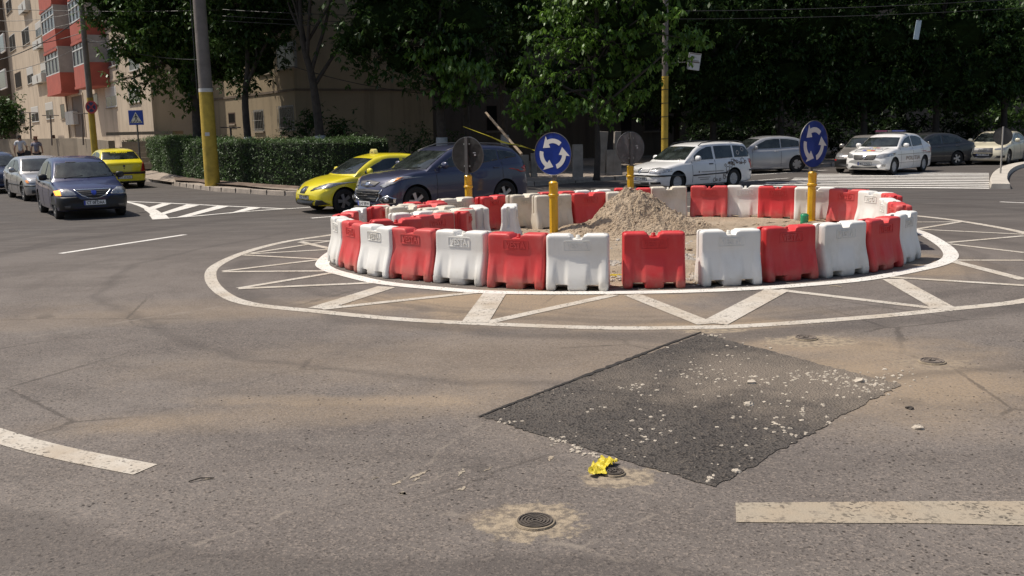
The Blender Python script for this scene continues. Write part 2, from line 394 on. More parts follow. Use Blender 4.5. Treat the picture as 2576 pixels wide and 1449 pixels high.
def rough_edge(C,n=70,amp=.012):
    out=[]
    for i in range(4):
        a,c=C[i],C[(i+1)%4]; t=(c-a).normalized(); nn=Vector((-t.y,t.x,0))
        for k in range(n):
            p=a.lerp(c,k/n); out.append(p+nn*(noise.noise(Vector((p.x*4,p.y*4,3)))*amp*2.2+random.gauss(0,amp*.8)))
    return out
edge=rough_edge(PC)
sheet('asphalt_patch',edge,.005,M['patch'])
b=MB(); cut=[G(1203,1050),G(1300,1012),G(1420,966),G(1560,913),G(1660,874),G(1764,836)]
strip(b,[p+Vector((random.uniform(-.006,.006),random.uniform(-.006,.006),0)) for p in catmull(cut,14)],[.02+.035*abs(noise.noise(Vector((i*.37,2,1))))*2 for i in range(len(catmull(cut,14)))],.0075); tag(b.build('patch_edge_shadow',mat('edge_shadow',(.03,.026,.023),.95)),kind='structure')  # shadow along the sunk patch edge, painted as a dark strip
# faded rectangle trench below the patch
M['trench']=mat('trench_asphalt',(.125,.104,.088),.95,var=.3,vscale=5,bump=.6,bscale=60)

# loose stones
def stones(name,items,m,parent=None):
    b=MB()
    for (p,s) in items:
        k=7; vs=[]; 
        for ring,(rr,zz) in enumerate(((1,.0),(.85,.5),(.35,.8))):
            for j in range(k):
                a=2*math.pi*j/k+ring; r_=rr*s*random.uniform(.65,1.2); vs.append((p[0]+r_*math.cos(a),p[1]+r_*math.sin(a),p[2]+zz*s*random.uniform(.5,.9)-.003))
        fs=[]
        for q in range(2):
            for j in range(k): fs.append((q*k+j,q*k+(j+1)%k,(q+1)*k+(j+1)%k,(q+1)*k+j))
        fs.append(tuple(range(2*k,3*k))); b.add(vs,fs)
    return b.build(name,m,parent)
M['chip']=mat('limestone_chip',(.50,.44,.36),.9,var=.3,vscale=9)
M['pebble']=mat('dark_pebble',(.06,.05,.042),.9,var=.3,vscale=9)
def inq(u,v): return (PC[0].lerp(PC[1],u)).lerp(PC[3].lerp(PC[2],u),v)
its=[]
def cl(px,py,n,sx,sy,s0,s1):
    for _ in range(n):
        p=G(px+random.gauss(0,sx),py+random.gauss(0,sy)); its.append(((p.x,p.y,.005),random.uniform(s0,s1)))
for c in ((1590,975,14,22,5),(1770,935,16,35,9),(1820,950,14,40,6),(1930,960,14,50,8),(2050,940,22,60,10),(2120,955,22,50,7),(2180,972,16,30,7),(1830,905,12,40,12),(1990,1090,14,30,14),(2020,1045,10,30,10),(1930,1075,8,20,8),
          (1400,1110,16,12,5),(1450,1130,16,12,5),(1490,1145,10,12,4),(1270,1062,10,25,5),(1560,1020,8,60,20),(1750,1010,10,90,50),(1870,1110,8,60,25),(1790,1205,8,10,6),(2060,950,34,60,9),(2180,985,30,45,12),(1700,960,20,70,20),(1960,1010,30,90,25),(2240,950,25,40,14),(1620,1100,22,70,22),(1790,845,12,20,5),(1830,880,10,60,15)): cl(*c,.007,.020)
for _ in range(160):
    p=inq(random.random(),random.random()); its.append(((p.x,p.y,.005),random.uniform(.004,.011)))
tag(stones('gravel',its,M['chip']),'pale stone chips scattered over the dark asphalt patch','gravel',kind='stuff')
its=[]
for _ in range(700):
    px,py=random.choice(((1000,1080),(2350,1050),(2300,1100),(700,1150),(2250,1250),(1300,1020),(2200,1380),(2450,950)))
    p=G(px+random.gauss(0,220),py+random.gauss(0,50)); its.append(((p.x,p.y,0.0),random.uniform(.004,.012)))
tag(stones('grit',its,M['pebble']),'dark grit strewn over the worn asphalt in front','grit',kind='stuff')
big=[(1890,965,.05,'large pale stone lying in the middle of the dark asphalt patch'),(2165,960,.06,'squarish pale stone at the far right of the dark patch'),(1885,1020,.045,'flat pale stone near the centre of the dark patch'),(2310,1078,.04,'lone pale stone on the worn asphalt right of the patch'),
     (1852,1187,.03,'small pale stone by the near right edge of the patch'),(2288,1028,.035,'brown stone on the asphalt beyond the lone pale stone'),(2318-240,960,.025,'small white stone just left of the squarish one')]
for px,py,s,l in big:
    p=G(px,py); o=stones('stone',[((0,0,0),s)],M['chip'] if s!=.035 else M['pebble']); o.location=(p.x,p.y,.005); tag(o,l,'stone','loose stones on the road')

# ------------------------------------------------------------------ manhole covers
M['iron2']=mat('dusty_iron',(.17,.14,.115),.85,var=.3,vscale=20)
M['iron']=mat('cast_iron',(.10,.083,.068),.7,metal=.2,var=.3,vscale=20)
M['patchcon']=mat('concrete_collar',(.30,.245,.175),.95,var=.45,vscale=6,bump=.9,bscale=18)
def manhole(px,py,r,label,rot=0,style=0):
    p=G(px,py); root=empty('manhole_cover',(p.x,p.y,.006),rot,label,'manhole cover','manhole covers in the road')
    n=40; pts=[]
    for i in range(n):
        a=2*math.pi*i/n; rr=(r*1.9)*(1+.55*noise.noise(Vector((math.cos(a)*1.3+px,math.sin(a)*1.3,py*.1)))+.15*noise.noise(Vector((math.cos(a)*5+px,math.sin(a)*5,0)))); pts.append((rr*math.cos(a)*1.25,rr*math.sin(a)*.9))
    b=MB(); b.lathe([(r*1.16,-.004),(r*1.12,.006),(r*1.01,.007)],40,None,False); b.build('bedding_mortar',M['patchcon'],root)
    b=MB(); b.lathe([(r,0),(r,.014),(r*.9,.014),(r*.88,.006),(0,.006)],36); b.build('rim',M['iron'] if px<2000 else M['iron2'],root)
    b=MB()
    if style==0:
        for q in (.76,.56,.37,.17): b.lathe([(r*(q+.05),.005),(r*(q+.05),.013),(r*(q-.05),.013),(r*(q-.05),.005)],32)
    else:
        for q in (.7,): b.lathe([(r*(q+.05),.005),(r*(q+.05),.013),(r*(q-.05),.013),(r*(q-.05),.005)],32)
        b.box((0,0,.009),(r*.5,.02,.01)); b.box((0,.06*r/.15,.009),(r*.5,.02,.01)); b.box((-r*.25,.03*r/.15,.009),(.02,r*.5,.01)); b.box((r*.25,.03,.009),(.02,r*.5,.01))
    b.build('tread_ring',M['iron'] if px<2000 else M['iron2'],root)
    return root
manhole(1346,1315,.095,'round iron manhole cover with concentric rings in a broken concrete collar, nearest')
manhole(1545,1192,.06,'small round iron cover half under the yellow cloth',.3,1)
manhole(2027,852,.10,'round iron cover with a square mark behind the dark patch',.2,1)
manhole(2345,911,.10,'plain worn iron cover flush in the asphalt at far right',.2,1)
# crumpled yellow plastic
b=MB(); c=G(1518,1190); 
pl=[(1480,1198),(1492,1178),(1503,1172),(1512,1160),(1530,1165),(1556,1168),(1540,1178),(1522,1188),(1528,1200),(1505,1198),(1495,1204)]
poly=[G(*p)-c for p in pl]; bmr=bmesh.new(); bmr.faces.new([bmr.verts.new((p.x*1.05,p.y*1.05,0)) for p in poly])
for ax in (0,1):
    for k in np.arange(-.25,.25,.011):
        co=[0,0,0]; co[ax]=k; no=[0,0,0]; no[ax]=1; bmesh.ops.bisect_plane(bmr,geom=bmr.verts[:]+bmr.edges[:]+bmr.faces[:],plane_co=co,plane_no=no)
bmesh.ops.triangulate(bmr,faces=bmr.faces)
for v in bmr.verts:
    n_=abs(noise.noise(Vector((v.co.x*26,v.co.y*26,1))))*.045+abs(noise.noise(Vector((v.co.x*70,v.co.y*70,5))))*.014; v.co.z=.004+n_; v.co.x+=.012*noise.noise(Vector((v.co.y*50,v.co.x*50,2)))
bmr.verts.index_update(); vs=[v.co.copy() for v in bmr.verts]; fs=[tuple(v.index for v in f.verts) for f in bmr.faces]; bmr.free()
b.add(vs,fs); o=b.build('plastic_rag',mat('yellow_plastic',(.62,.50,.03),.5,var=.25,vscale=12),loc=(c.x,c.y,.012)); tag(o,'crumpled yellow plastic rag lying on the small manhole cover','plastic rag')

# ------------------------------------------------------------------ water filled barriers
def plastic(name,col,dirt,amt,top=None):
    g=NG(name)
    tc=g.t.nodes.new('ShaderNodeTexCoord'); ov=tc.outputs['Object']
    oi=g.t.nodes.new('ShaderNodeObjectInfo')
    add=g.t.nodes.new('ShaderNodeVectorMath'); add.operation='ADD'; g.t.links.new(ov,add.inputs[0])
    sc=g.t.nodes.new('ShaderNodeVectorMath'); sc.operation='SCALE'; g.t.links.new(oi.outputs['Location'],sc.inputs[0]); sc.inputs['Scale'].default_value=3.7
    g.t.links.new(sc.outputs[0],add.inputs[1]); v=add.outputs[0]
    n=g.noise(2.2,7,.68,vec=v); st=g.noise(1.0,5,.6,vec=g.mp(vec=v,sc=(9,9,1.2)))
    sep=g.t.nodes.new('ShaderNodeSeparateXYZ'); g.t.links.new(ov,sep.inputs[0])
    low=g.ramp(sep.outputs[2],.02,.26,1.,0.)
    rn=oi.outputs['Random']; base=g.mix(g.math('MULTIPLY',g.ramp(n,.42,.75),g.math('MULTIPLY',g.math('ADD',rn,.45),amt)),col,dirt); base=g.mix(g.math('MULTIPLY',rn,.22),base,dirt)
    base=g.mix(g.math('MULTIPLY',g.ramp(st,.5,.75),amt*.5),base,dirt)
    base=g.mix(g.math('MULTIPLY',g.math('MULTIPLY',low,g.ramp(g.noise(5,5,vec=v),.3,.65)),min(1,amt*1.1)),base,(.40,.33,.24))
    sp=g.vor(14,vec=v); base=g.mix(g.math('MULTIPLY',g.ramp(sp,.03,.07,1.,0.),g.math('MULTIPLY',g.ramp(g.noise(6,3,vec=v),.5,.6),.7)),base,(.16,.12,.09))
    return g.fin(base,g.ramp(n,.3,.7,.38,.6),bump=g.noise(70,3,vec=v),bs=.12,bd=.01,spec=.45)
M['bw']=plastic('white_plastic',(.82,.81,.775),(.56,.51,.42),.36)
M['bc']=plastic('cream_plastic',(.72,.67,.57),(.45,.38,.28),.55)
M['br']=plastic('red_plastic',(.62,.036,.038),(.62,.19,.17),.42)
M['bcap']=mat('cap_white',(.7,.68,.62),.5); M['bcapr']=mat('cap_red',(.45,.02,.018),.5)
BL,BH=.80,.72
def barrier_mesh(m,depth_dir=1):
    """lofted hollow-moulded block: straight upper third, flaring lower body with three ribs that end in feet"""
    b=MB(); L=BL/2
    us=np.linspace(-1,1,41)
    def half_t(z):   # half thickness
        if z>.47: return .125
        t=(.47-z)/.40; t=max(0,min(1,t)); return .125+.085*(t*t*(3-2*t))
    def rec(u,z):    # recess between the ribs
        if z>.40: k=0
        else: k=min(1,(.40-z)/.22)
        au=abs(u*L)
        def sst(a,c,x): x=max(0,min(1,(x-a)/(c-a))); return x*x*(3-2*x)
        g=sst(.115,.165,au)*(1-sst(.265,.315,au))
        return -.033*k*g + (.0)
    zs=[.075,.085,.12,.16,.2,.25,.3,.35,.39,.42,.445,.46,.47,.5,.56,.62,.66,.685,.70,.712,.72]
    def ring(z,inset):
        t=half_t(z)-inset; Lz=L-inset-(.0 if z>.2 else 0); 
        fr=[];cr=.035
        for u in us:
            x=u*Lz; d=max(0,abs(x)-(Lz-cr)); y=t+rec(u,z)-(cr-math.sqrt(max(0,cr*cr-d*d)))
            fr.append((x,y))
        # end with vertical groove
        gd=.035 if z>.36 else 0.0
        end=[]
        for q in (.55,.24,.20,-.20,-.24,-.55):
            end.append((Lz+(-gd if abs(q)<.22 else 0),q*t))
        return fr,end
    rings=[]
    for z in zs:
        ins=0.0
        if z>.68: k=(z-.68)/.04; ins=.03*(1-math.sqrt(max(0,1-k*k)))
        if z<.085: ins=.012
        fr,end=ring(z,ins)
        loop=[(x,-y) for x,y in fr]           # front (towards -y)
        loop+= [(x,y) for x,y in [(e[0],-e[1]) for e in end]]
        loop+=[(x,y) for x,y in reversed(fr)]
        loop+= [(-e[0],e[1]) for e in end]
        zz=[]
        for (x,y) in loop:
            z2=z
            if z>.62 and abs(x)<.10: z2=min(z,.655+.002*(z-.62)) if abs(x)<.075 else min(z,.70)
            zz.append((x,y,z2))
        rings.append(zz)
    n=len(rings[0]); vs=[p for r in rings for p in r]; fs=[]
    for i in range(len(rings)-1):
        for k in range(n): fs.append((i*n+k,i*n+(k+1)%n,(i+1)*n+(k+1)%n,(i+1)*n+k))
    nu=len(us); ne=6
    def cap(i,flip):
        o=i*n
        for k in range(nu-1):
            a,c=o+k,o+k+1; d,e=o+nu+ne+(nu-1-k),o+nu+ne+(nu-2-k)
            fs.append((a,c,e,d) if not flip else (d,e,c,a))
        r=[o+nu-1+j for j in range(ne+2)]; fs.append(tuple(r)); 
        l=[o+2*nu+ne-1+j for j in range(ne+1)]+[o]; fs.append(tuple(l))
    cap(len(rings)-1,False); cap(0,True)
    b.add(vs,fs)
    # three feet
    for (x0,x1) in ((-L+.0,-L+.125),(-.125,.125),(L-.125,L)):
        prof=[]
        for z,k in ((.0,.018),(.012,.004),(.05,.0),(.10,.0)):
            t=half_t(z)-k; a=x0+k; c=x1-k; cr=.03
            lp=[(a,-t+cr),(a+cr*.3,-t+cr*.3),(a+cr,-t),(c-cr,-t),(c-cr*.3,-t+cr*.3),(c,-t+cr),(c,t-cr),(c-cr*.3,t-cr*.3),(c-cr,t),(a+cr,t),(a+cr*.3,t-cr*.3),(a,t-cr)]
            prof.append([(x,y,z) for x,y in lp])
        m0=len(prof[0]); v2=[p for r in prof for p in r]; f2=[tuple(reversed(range(m0))),tuple(range(3*m0,4*m0))]
        for i in range(3):
            for k in range(m0): f2.append((i*m0+k,i*m0+(k+1)%m0,(i+1)*m0+(k+1)%m0,(i+1)*m0+k))
        b.add(v2,f2)
    return b
def logo_mesh():
    b=MB(); V,Fc=text_mesh('VESTA',w=.275,h=.088,depth=.012,off=.022,sp=1.05)
    Mx=Matrix(((1,0,0,0),(0,0,-1,-.1245),(0,1,0,.575),(0,0,0,1)))
    b.add([Mx@Vector((v[0],v[1],v[2])) for v in V],Fc)
    # rounded frame
    w_,h_,r_=.175,.066,.018; pts=[]
    for cx_,cy_,a0 in ((w_-r_,h_-r_,0),(-w_+r_,h_-r_,90),(-w_+r_,-h_+r_,180),(w_-r_,-h_+r_,270)):
        for k in range(4):
            a=R(a0+30*k); pts.append((cx_+r_*math.cos(a),cy_+r_*math.sin(a)))
    n=len(pts); vs=[];fs=[]
    for (s,dp) in ((1.0,0),(1.0,.008),(.965,.008),(.955,0)):
        for x,y in pts: vs.append(Mx@Vector((x*s,y*(s if s==1 else 1-(1-s)*2.6),dp)))
    for q in range(3):
        for k in range(n): fs.append((q*n+k,q*n+(k+1)%n,(q+1)*n+(k+1)%n,(q+1)*n+k))
    b.add(vs,fs); return b
proto={}
bmsh=barrier_mesh(None); lm=logo_mesh(); cap_=MB(); cap_.lathe([(.034,.65),(.034,.672),(.026,.676),(.026,.70),(.02,.706),(0,.706)],16)
for key,mm,cm in (('w',M['bw'],M['bcap']),('c',M['bc'],M['bcap']),('r',M['br'],M['bcapr'])):
    me=bmsh.mesh('barrier',mm,True); me.set_sharp_from_angle(angle=R(48)); proto[key]=(me,lm.mesh('lettering',mm,False,False),cap_.mesh('filler_cap',cm,True))
def barrier(key,c,rz,label,group,tilt=0,letter=True,scale=1):
    root=empty('road_barrier',(c.x,c.y,0),rz,label,'barrier',group)
    root.rotation_euler=(tilt,0,rz); root.scale=(scale,)*3
    me,l1,cp=proto[key]
    o=bpy.data.objects.new('body',me); COL.objects.link(o); o.parent=root
    if letter:
        o=bpy.data.objects.new('lettering',l1); COL.objects.link(o); o.parent=root
        o=bpy.data.objects.new('lettering',l1); COL.objects.link(o); o.parent=root; o.rotation_euler=(0,0,math.pi)
    o=bpy.data.objects.new('filler_cap',cp); COL.objects.link(o); o.parent=root
    return root
# nearest row: front foot corners in the picture
NEAR=[('w',820,657,850,670),('r',852,672,894,687),('w',897,687,971,703),('r',969,700,1083,712),('w',1084,711,1213,723),('r',1215,724,1373,731),('w',1377,733,1528,734),('r',1569,727,1727,727),('w',1765,722,1923,718),('r',1936,712,2058,703),('w',2076,702,2194,686),('r',2199,686,2276,671),('w',2281,664,2313,652)]
ords=['first','second','third','fourth','fifth','sixth','seventh','eighth','ninth','tenth','eleventh','twelfth','thirteenth']
mids=[(G(a,c)+G(d,e))/2 for _,a,c,d,e in NEAR]
near_c=[]
for i,(k,a,c,d,e) in enumerate(NEAR):
    p0=mids[max(0,i-1)]; p1=mids[min(len(mids)-1,i+1)]; t=(p1-p0).normalized()
    q=(G(d,e)-G(a,c)).normalized(); t=(t*.45+q*.55).normalized() if 0<i<len(mids)-1 else t
    if i==0: t=Vector((.38,-.92,0)).normalized()
    if i==len(mids)-1: t=Vector((.62,.78,0)).normalized()
    nn=Vector((-t.y,t.x,0)); ctr=mids[i]+nn*.21
    rz=math.atan2(t.y,t.x)+random.uniform(-.03,.03)
    col='white' if k=='w' else 'red'
    o=barrier(k,ctr,rz,f'{col} plastic barrier, {ords[i]} from the left end of the front row of the ring','red and white barriers round the island',tilt=random.uniform(-.012,.012))
    near_c.append(ctr)
# rows seen over the front row: (key, x left, x right of the top, y of the top left, y of the top right, label)
FAR=[('r',849,897,546,543,'red barrier behind the leftmost white one, only its top showing'),
('w',869,921,537,534,'white barrier at the far left curve with a side groove in view'),
('r',908,968,527,521,'red barrier with a deep dark groove at the far left curve'),
('c',966,1012,518,516,'cream barrier behind the left cluster, left of two side by side'),
('c',984,1058,523,517,'cream barrier in front of the bumper of the dark crossover'),
('r',1031,1100,511,507,'red barrier farthest back before the dark crossover'),
('r',1044,1113,519,511,'red barrier lying just in front of the farthest red one'),
('c',1108,1180,503,497,'cream barrier left of the yellow bollard in the back row'),
('c',1062,1130,527,519,'cream barrier in the middle of the left cluster'),
('w',1009,1058,538,534,'white barrier top between the cream ones and the lettered red ones'),
('c',1100,1160,532,526,'cream barrier top in the left cluster nearest the bollard foot'),
('c',1121,1174,537,529,'cream lettered barrier half hidden behind the second lettered red one'),
('r',938,1049,556,550,'red lettered barrier in the second row, left of two'),
('r',1046,1124,546,537,'red lettered barrier in the second row, right of two'),
('r',1192,1273,500,490,'red barrier in the back row right of the left yellow bollard'),
('c',1275,1355,494,487,'cream barrier in the back row between two end-on white ones and a cream one'),
('r',1358,1440,486,482,'red barrier mostly hidden behind a cream one left of the round blue sign post'),
('c',1347,1429,494,490,'cream barrier right behind the post of the nearest blue sign'),
('w',1450,1532,481,478,'white barrier behind the lettered red one beside the sand heap'),
('r',1435,1521,489,484,'red lettered barrier just left of the sand heap'),
('c',1530,1610,485,482,'cream barrier half buried behind the sand heap'),
('r',1551,1634,475,474,'red barrier behind the sand heap and the back bollard'),
('c',1638,1727,472,470,'cream lettered barrier just right of the sand heap in the back row'),
('r',1741,1834,469,469,'red barrier in the back row below the white estate car'),
('w',1838,1920,468,468,'white barrier in the back row right of the estate car wheel'),
('r',1918,2003,470,470,'red barrier in the back row left of the right blue sign'),
('w',2006,2102,473,473,'white barrier in the back row behind the right yellow bollard'),
('r',2104,2180,476,479,'red barrier in the back row right of the right yellow bollard'),
('w',2180,2240,481,487,'white barrier in the back row where it curves round on the right'),
('r',2222,2276,488,494,'red barrier top at the right curve, upper of two'),
('w',2212,2280,500,508,'white barrier with an end groove at the right curve'),
('r',2242,2298,511,518,'red barrier top at the right curve, lower of two')]
for (k,a,d,ya,yd,lab) in FAR:
    A=G(a,ya,BH-.01); B=G(d,yd,BH-.01); t=(B-A).normalized()
    c=(A+B)/2; c.z=0
    if a>2170: t=Vector((.30,-.95,0)) if a<2215 and a!=2212 else Vector((.20,.98,0))
    if a<915: t=Vector((.12,.99,0)); c=Vector({849:(-2.78,15.98,0),869:(-2.74,16.75,0),908:(-2.42,17.4,0)}[a])
    barrier(k,c+Vector((0,.1,0)),math.atan2(t.y,t.x),lab,'red and white barriers round the island',letter=True)
# end-on ones
for (k,x,y,rz,lab) in (('r',1163,533,82,'red barrier standing end-on in the second row, seen from its narrow side'),('r',1159,528,95,'second red barrier tucked behind the end-on red one') ,('w',1203,523,100,'white barrier standing end-on, left of two, beside the end-on red one'),('w',1282,520,86,'white barrier standing end-on, right of two, alone by the sand')):
    if 'second red' in lab: continue
    p=G(x,y,BH); barrier(k,Vector((p.x,p.y+.35,0)),R(rz),lab,'red and white barriers round the island')

# ------------------------------------------------------------------ sand island
def sand_mat(name,c0,c1,c2):
    g=NG(name)
    n=g.noise(1.6,8,.7); base=g.mix(g.ramp(n,.3,.7),c0,c1)
    base=g.mix(g.math('MULTIPLY',g.ramp(g.noise(14,5),.5,.7),.5),base,c2)
    h=g.math('ADD',g.noise(22,6,.7),g.math('MULTIPLY',g.vor(40),.5))
    return g.fin(base,.95,bump=h,bs=.9,bd=.04)
M['sand']=sand_mat('sand',(.36,.275,.19),(.50,.40,.29),(.22,.16,.11))
M['sandflat']=sand_mat('packed_sand',(.33,.26,.185),(.45,.36,.265),(.24,.19,.14))
M['rubble']=mat('rubble_stone',(.42,.38,.33),.9,var=.4,vscale=7)
ring_pts=[c for c in near_c]+[G(2262,520,.1),G(2200,530),G(2120,545),G(2000,545),G(1850,537),G(1700,534),G(1600,538),G(1500,548),G(1350,556),G(1230,560),G(1120,575),G(1000,600),G(900,630)]
ic=Vector((sum(p.x for p in ring_pts)/len(ring_pts),sum(p.y for p in ring_pts)/len(ring_pts),0))
# displaced polar grid
mc=G(1572,592); 
def hsand(x,y,edge):
    h=.03+.05*noise.fractal(Vector((x*1.3,y*1.3,1)),.75,2.2,6)
    dx,dy=x-mc.x,y-mc.y
    a=math.atan2(dy,dx); 
    rx=1.95 if dx>0 else .92
    r=math.hypot(dx/rx,dy/1.0)*(1+.12*noise.noise(Vector((math.cos(a)*1.6,math.sin(a)*1.6,7))))
    m=0
    if r<1: m=.86*(1-r)**1.15
    dx2=dx+.62; r2=math.hypot(dx2/.85,dy/.7); m=max(m,.22*max(0,1-r2)**.8)
    m*=1+.30*noise.fractal(Vector((x*1.9,y*1.9,4)),.9,2.1,4)
    if m>0: m+=.055*abs(noise.fractal(Vector((x*9,y*9,2)),.7,2.2,4))*min(1,m*8)
    return (h*edge+.011),m
b=MB(); NR,NA=60,150; vs=[];fs=[]
cp=catmull(ring_pts,6,True); m_=len(cp)
for i in range(NR+1):
    for k in range(NA):
        q=k/NA*m_; p=cp[int(q)%m_].lerp(cp[(int(q)+1)%m_],q-int(q)); s=i/NR
        x=ic.x+(p.x-ic.x)*s*.99; y=ic.y+(p.y-ic.y)*s*.99; h,_=hsand(x,y,min(1,(1-s)*6)); vs.append((x,y,max(.011,h)))
for i in range(NR):
    for k in range(NA): fs.append((i*NA+k,i*NA+(k+1)%NA,(i+1)*NA+(k+1)%NA,(i+1)*NA+k))
b.add(vs,fs); o=b.build('sand_bed',M['sandflat'],smooth=True,fix=False); tag(o,kind='structure')
bm=bmesh.new(); bm.from_mesh(o.data); bmesh.ops.remove_doubles(bm,verts=bm.verts,dist=.0005); bmesh.ops.recalc_face_normals(bm,faces=bm.faces)
for f in bm.faces: f.normal_update()
if sum(f.normal.z for f in bm.faces)<0: bmesh.ops.reverse_faces(bm,faces=bm.faces)
bm.to_mesh(o.data); bm.free()
b=MB(); S=130; vs=[];fs=[]
for i in range(S+1):
    for k in range(S+1):
        x=mc.x-1.7+3.8*i/S; y=mc.y-1.25+2.5*k/S; h,m=hsand(x,y,1); vs.append((x-mc.x,y-mc.y,(m+h+.004) if m>0.004 else -.05))
for i in range(S):
    for k in range(S): fs.append((i*(S+1)+k,(i+1)*(S+1)+k,(i+1)*(S+1)+k+1,i*(S+1)+k+1))
b.add(vs,fs); o=b.build('sand_heap',M['sand'],fix=False,loc=(mc.x,mc.y,0)); tag(o,'conical heap of lumpy tan sand inside the barrier ring','sand heap')
# clods
its=[]
for _ in range(420):
    a=random.uniform(0,6.28); r=abs(random.gauss(.75,.45)); x=mc.x+r*math.cos(a)*1.5; y=mc.y+r*math.sin(a); h,m=hsand(x,y,1); its.append(((x,y,h+m+.0),random.uniform(.008,.03)))
for _ in range(520):
    a=random.uniform(0,6.28); r=math.sqrt(random.random())*4.2; x=ic.x+r*math.cos(a); y=ic.y+r*math.sin(a); h,m=hsand(x,y,1); its.append(((x,y,h+m),random.choice((.01,.015,.02,.03,.05))*random.uniform(.6,1.3)))
tag(stones('sand_clod',its,M['sand']),'clods of tan sand crumbled over and around the heap','sand clods',kind='stuff')
its=[]
for _ in range(380):
    px,py,sx,sy=random.choice(((1548,690,9,14),(1745,690,8,14),(1735,655,10,10),(1640,600,40,10),(1740,610,60,8),(1545,655,10,10)))
    p=G(px+random.gauss(0,sx),py+random.gauss(0,sy)); its.append(((p.x,p.y,.02),random.uniform(.015,.055)))
tag(stones('rubble',its,M['rubble']),'grey stone rubble behind the gaps of the front barriers','rubble',kind='stuff')
its=[]
for i,c in enumerate(near_c[:9]):
    for _ in range(14):
        p=c+Vector((random.uniform(-.4,.4),-.26+random.gauss(0,.06),0)); its.append(((p.x,p.y,.005),random.uniform(.004,.016)))
tag(stones('debris',its,M['rubble']),'small crumbs of stone along the feet of the front barriers','debris',kind='stuff')
# yellow tape remains in the rubble, green bottle
b=MB()
for k in range(7): 
    pts=[Vector((-.1+.2*t,.02*math.sin(t*7+k)+(k-3)*.012,.02+.02*math.sin(t*5+k))) for t in np.linspace(0,1,9)]
    b.tube(pts,.006,5)
c=G(1548,700); o=b.build('yellow_rope',mat('yellow_rope',(.65,.5,.04),.6),loc=(c.x,c.y,.01)); tag(o,'tangle of yellow cord in the rubble between two front barriers','cord')
c=G(2023,566); root=empty('plastic_bottle',(c.x,c.y,.02),0,'cut off green plastic bottle at the foot of the right yellow bollard','bottle')
b=MB(); b.lathe([(.075,0),(.085,.02),(.08,.06),(.088,.09),(.08,.13),(.086,.17),(.078,.2)],14); b.build('shell',mat('green_pet',(.02,.30,.14),.15,coat=.5),root,smooth=True)
b=MB(); b.lathe([(.078,.2),(.05,.215),(.03,.2)],14); b.build('rim',mat('green_pet_dark',(.02,.18,.09),.2),root,smooth=True)

# ------------------------------------------------------------------ roundabout signs
M['ypost']=mat('yellow_post',(.72,.40,.006),.35,coat=.5,var=.12,vscale=8)
M['sblue']=mat('sign_blue',(.008,.045,.36),.35,coat=.3)
M['swhite']=mat('sign_white',(.62,.61,.58),.45)
M['sback']=mat('sign_back_grey',(.085,.08,.075),.5,metal=.4,var=.25,vscale=6)
M['galv']=mat('galvanised_post',(.13,.125,.12),.5,metal=.5,var=.2,vscale=10)
M['steel']=mat('steel_bolt',(.5,.5,.5),.3,metal=1)
def arrow(th0,th1,r,wd,Rr):
    """curved arrow from th0 to th1 (degrees, counter clockwise), ring radius r"""
    n=12; body=th1-30; pts=[]
    for k in range(n+1):
        a=R(th0+(body-th0)*k/n); pts.append(((r+wd)*math.cos(a),(r+wd)*math.sin(a)))
    a=R(body); pts.append(((r+wd*2.9)*math.cos(a),(r+wd*2.9)*math.sin(a)))
    tip=R(th1+8); pts.append((r*.98*math.cos(tip),r*.98*math.sin(tip)))
    pts.append(((r-wd*2.7)*math.cos(a),(r-wd*2.7)*math.sin(a)))
    for k in range(n,-1,-1):
        a=R(th0+(body-th0)*k/n); pts.append(((r-wd)*math.cos(a),(r-wd)*math.sin(a)))
    return pts
def round_sign(px,py,face,D,zc,hp,label,lean=(0,0),back=None):
    """face: direction (angle from +X) the blue side looks"""
    g=G(px,py); root=empty('roundabout_sign',(g.x,g.y,0),face,label,'traffic sign','roundabout signs on yellow bollards'); root.rotation_euler=(lean[0],lean[1],face)
    rb=.085
    b=MB(); b.lathe([(rb*1.5,0),(rb*1.5,.03),(rb*1.25,.05),(rb*1.15,.09)],16)
    vs=[(rb*1.0,.09),(rb*1.0,hp-.30)]; b.lathe(vs,8)
    b.lathe([(rb*.9,hp-.30),(rb*1.15,hp-.285),(rb*1.2,hp-.26),(rb*1.2,hp-.25),(rb*1.0,hp-.235),(rb*1.0,hp-.05),(rb*1.04,hp-.045),(rb*1.04,hp-.03),(rb*.93,hp-.02),(rb*.7,hp-.0),(0,hp+.006)],24)
    o=b.build('bollard',M['ypost'],root,smooth=True,angle=35)
    b=MB(); b.box((-.045,0,(hp+zc+D/2-.03)/2),(.05,.075,zc+D/2-.03-hp+.02)); b.build('post',M['galv'],root,bevel=.004)
    Mx=Matrix(((0,0,1,0),(1,0,0,0),(0,1,0,zc),(0,0,0,1)))
    b=MB(); b.lathe([(D/2-.012,-.004),(D/2,-.002),(D/2,.016),(D/2-.006,.018),(D/2-.012,.010)],56,Mx,False); b.build('rim',M['galv'],root)
    b=MB(); b.lathe([(D/2-.01,-.003),(0,-.003)],56,Mx); pl=b.build('back_plate',back or M['sback'],root)
    b=MB(); b.lathe([(D/2-.008,.009),(0,.009)],56,Mx); face_=b.build('sign_face',M['sblue'],root)
    b=MB()
    for k in range(3):
        pts=arrow(48+120*k,48+120*k+96,D*.305,D*.052,D/2)
        b.prism([(x,y) for x,y in pts],.010,.0125,Mx)
    b.build('arrow_ring',M['swhite'],face_)
    b=MB()
    for z in (-.3,.3):
        b.box((-.02,0,zc+z*D),(.02,.16,.03)); 
    b.build('clamp',M['steel'],root)
    b=MB(); b.box((-.0055,-.22*D,zc+.06*D),(.002,.07,.018)); b.box((-.0055,-.24*D,zc-.0*D),(.002,.045,.03)); b.build('maker_label',M['swhite'],root)
    return root
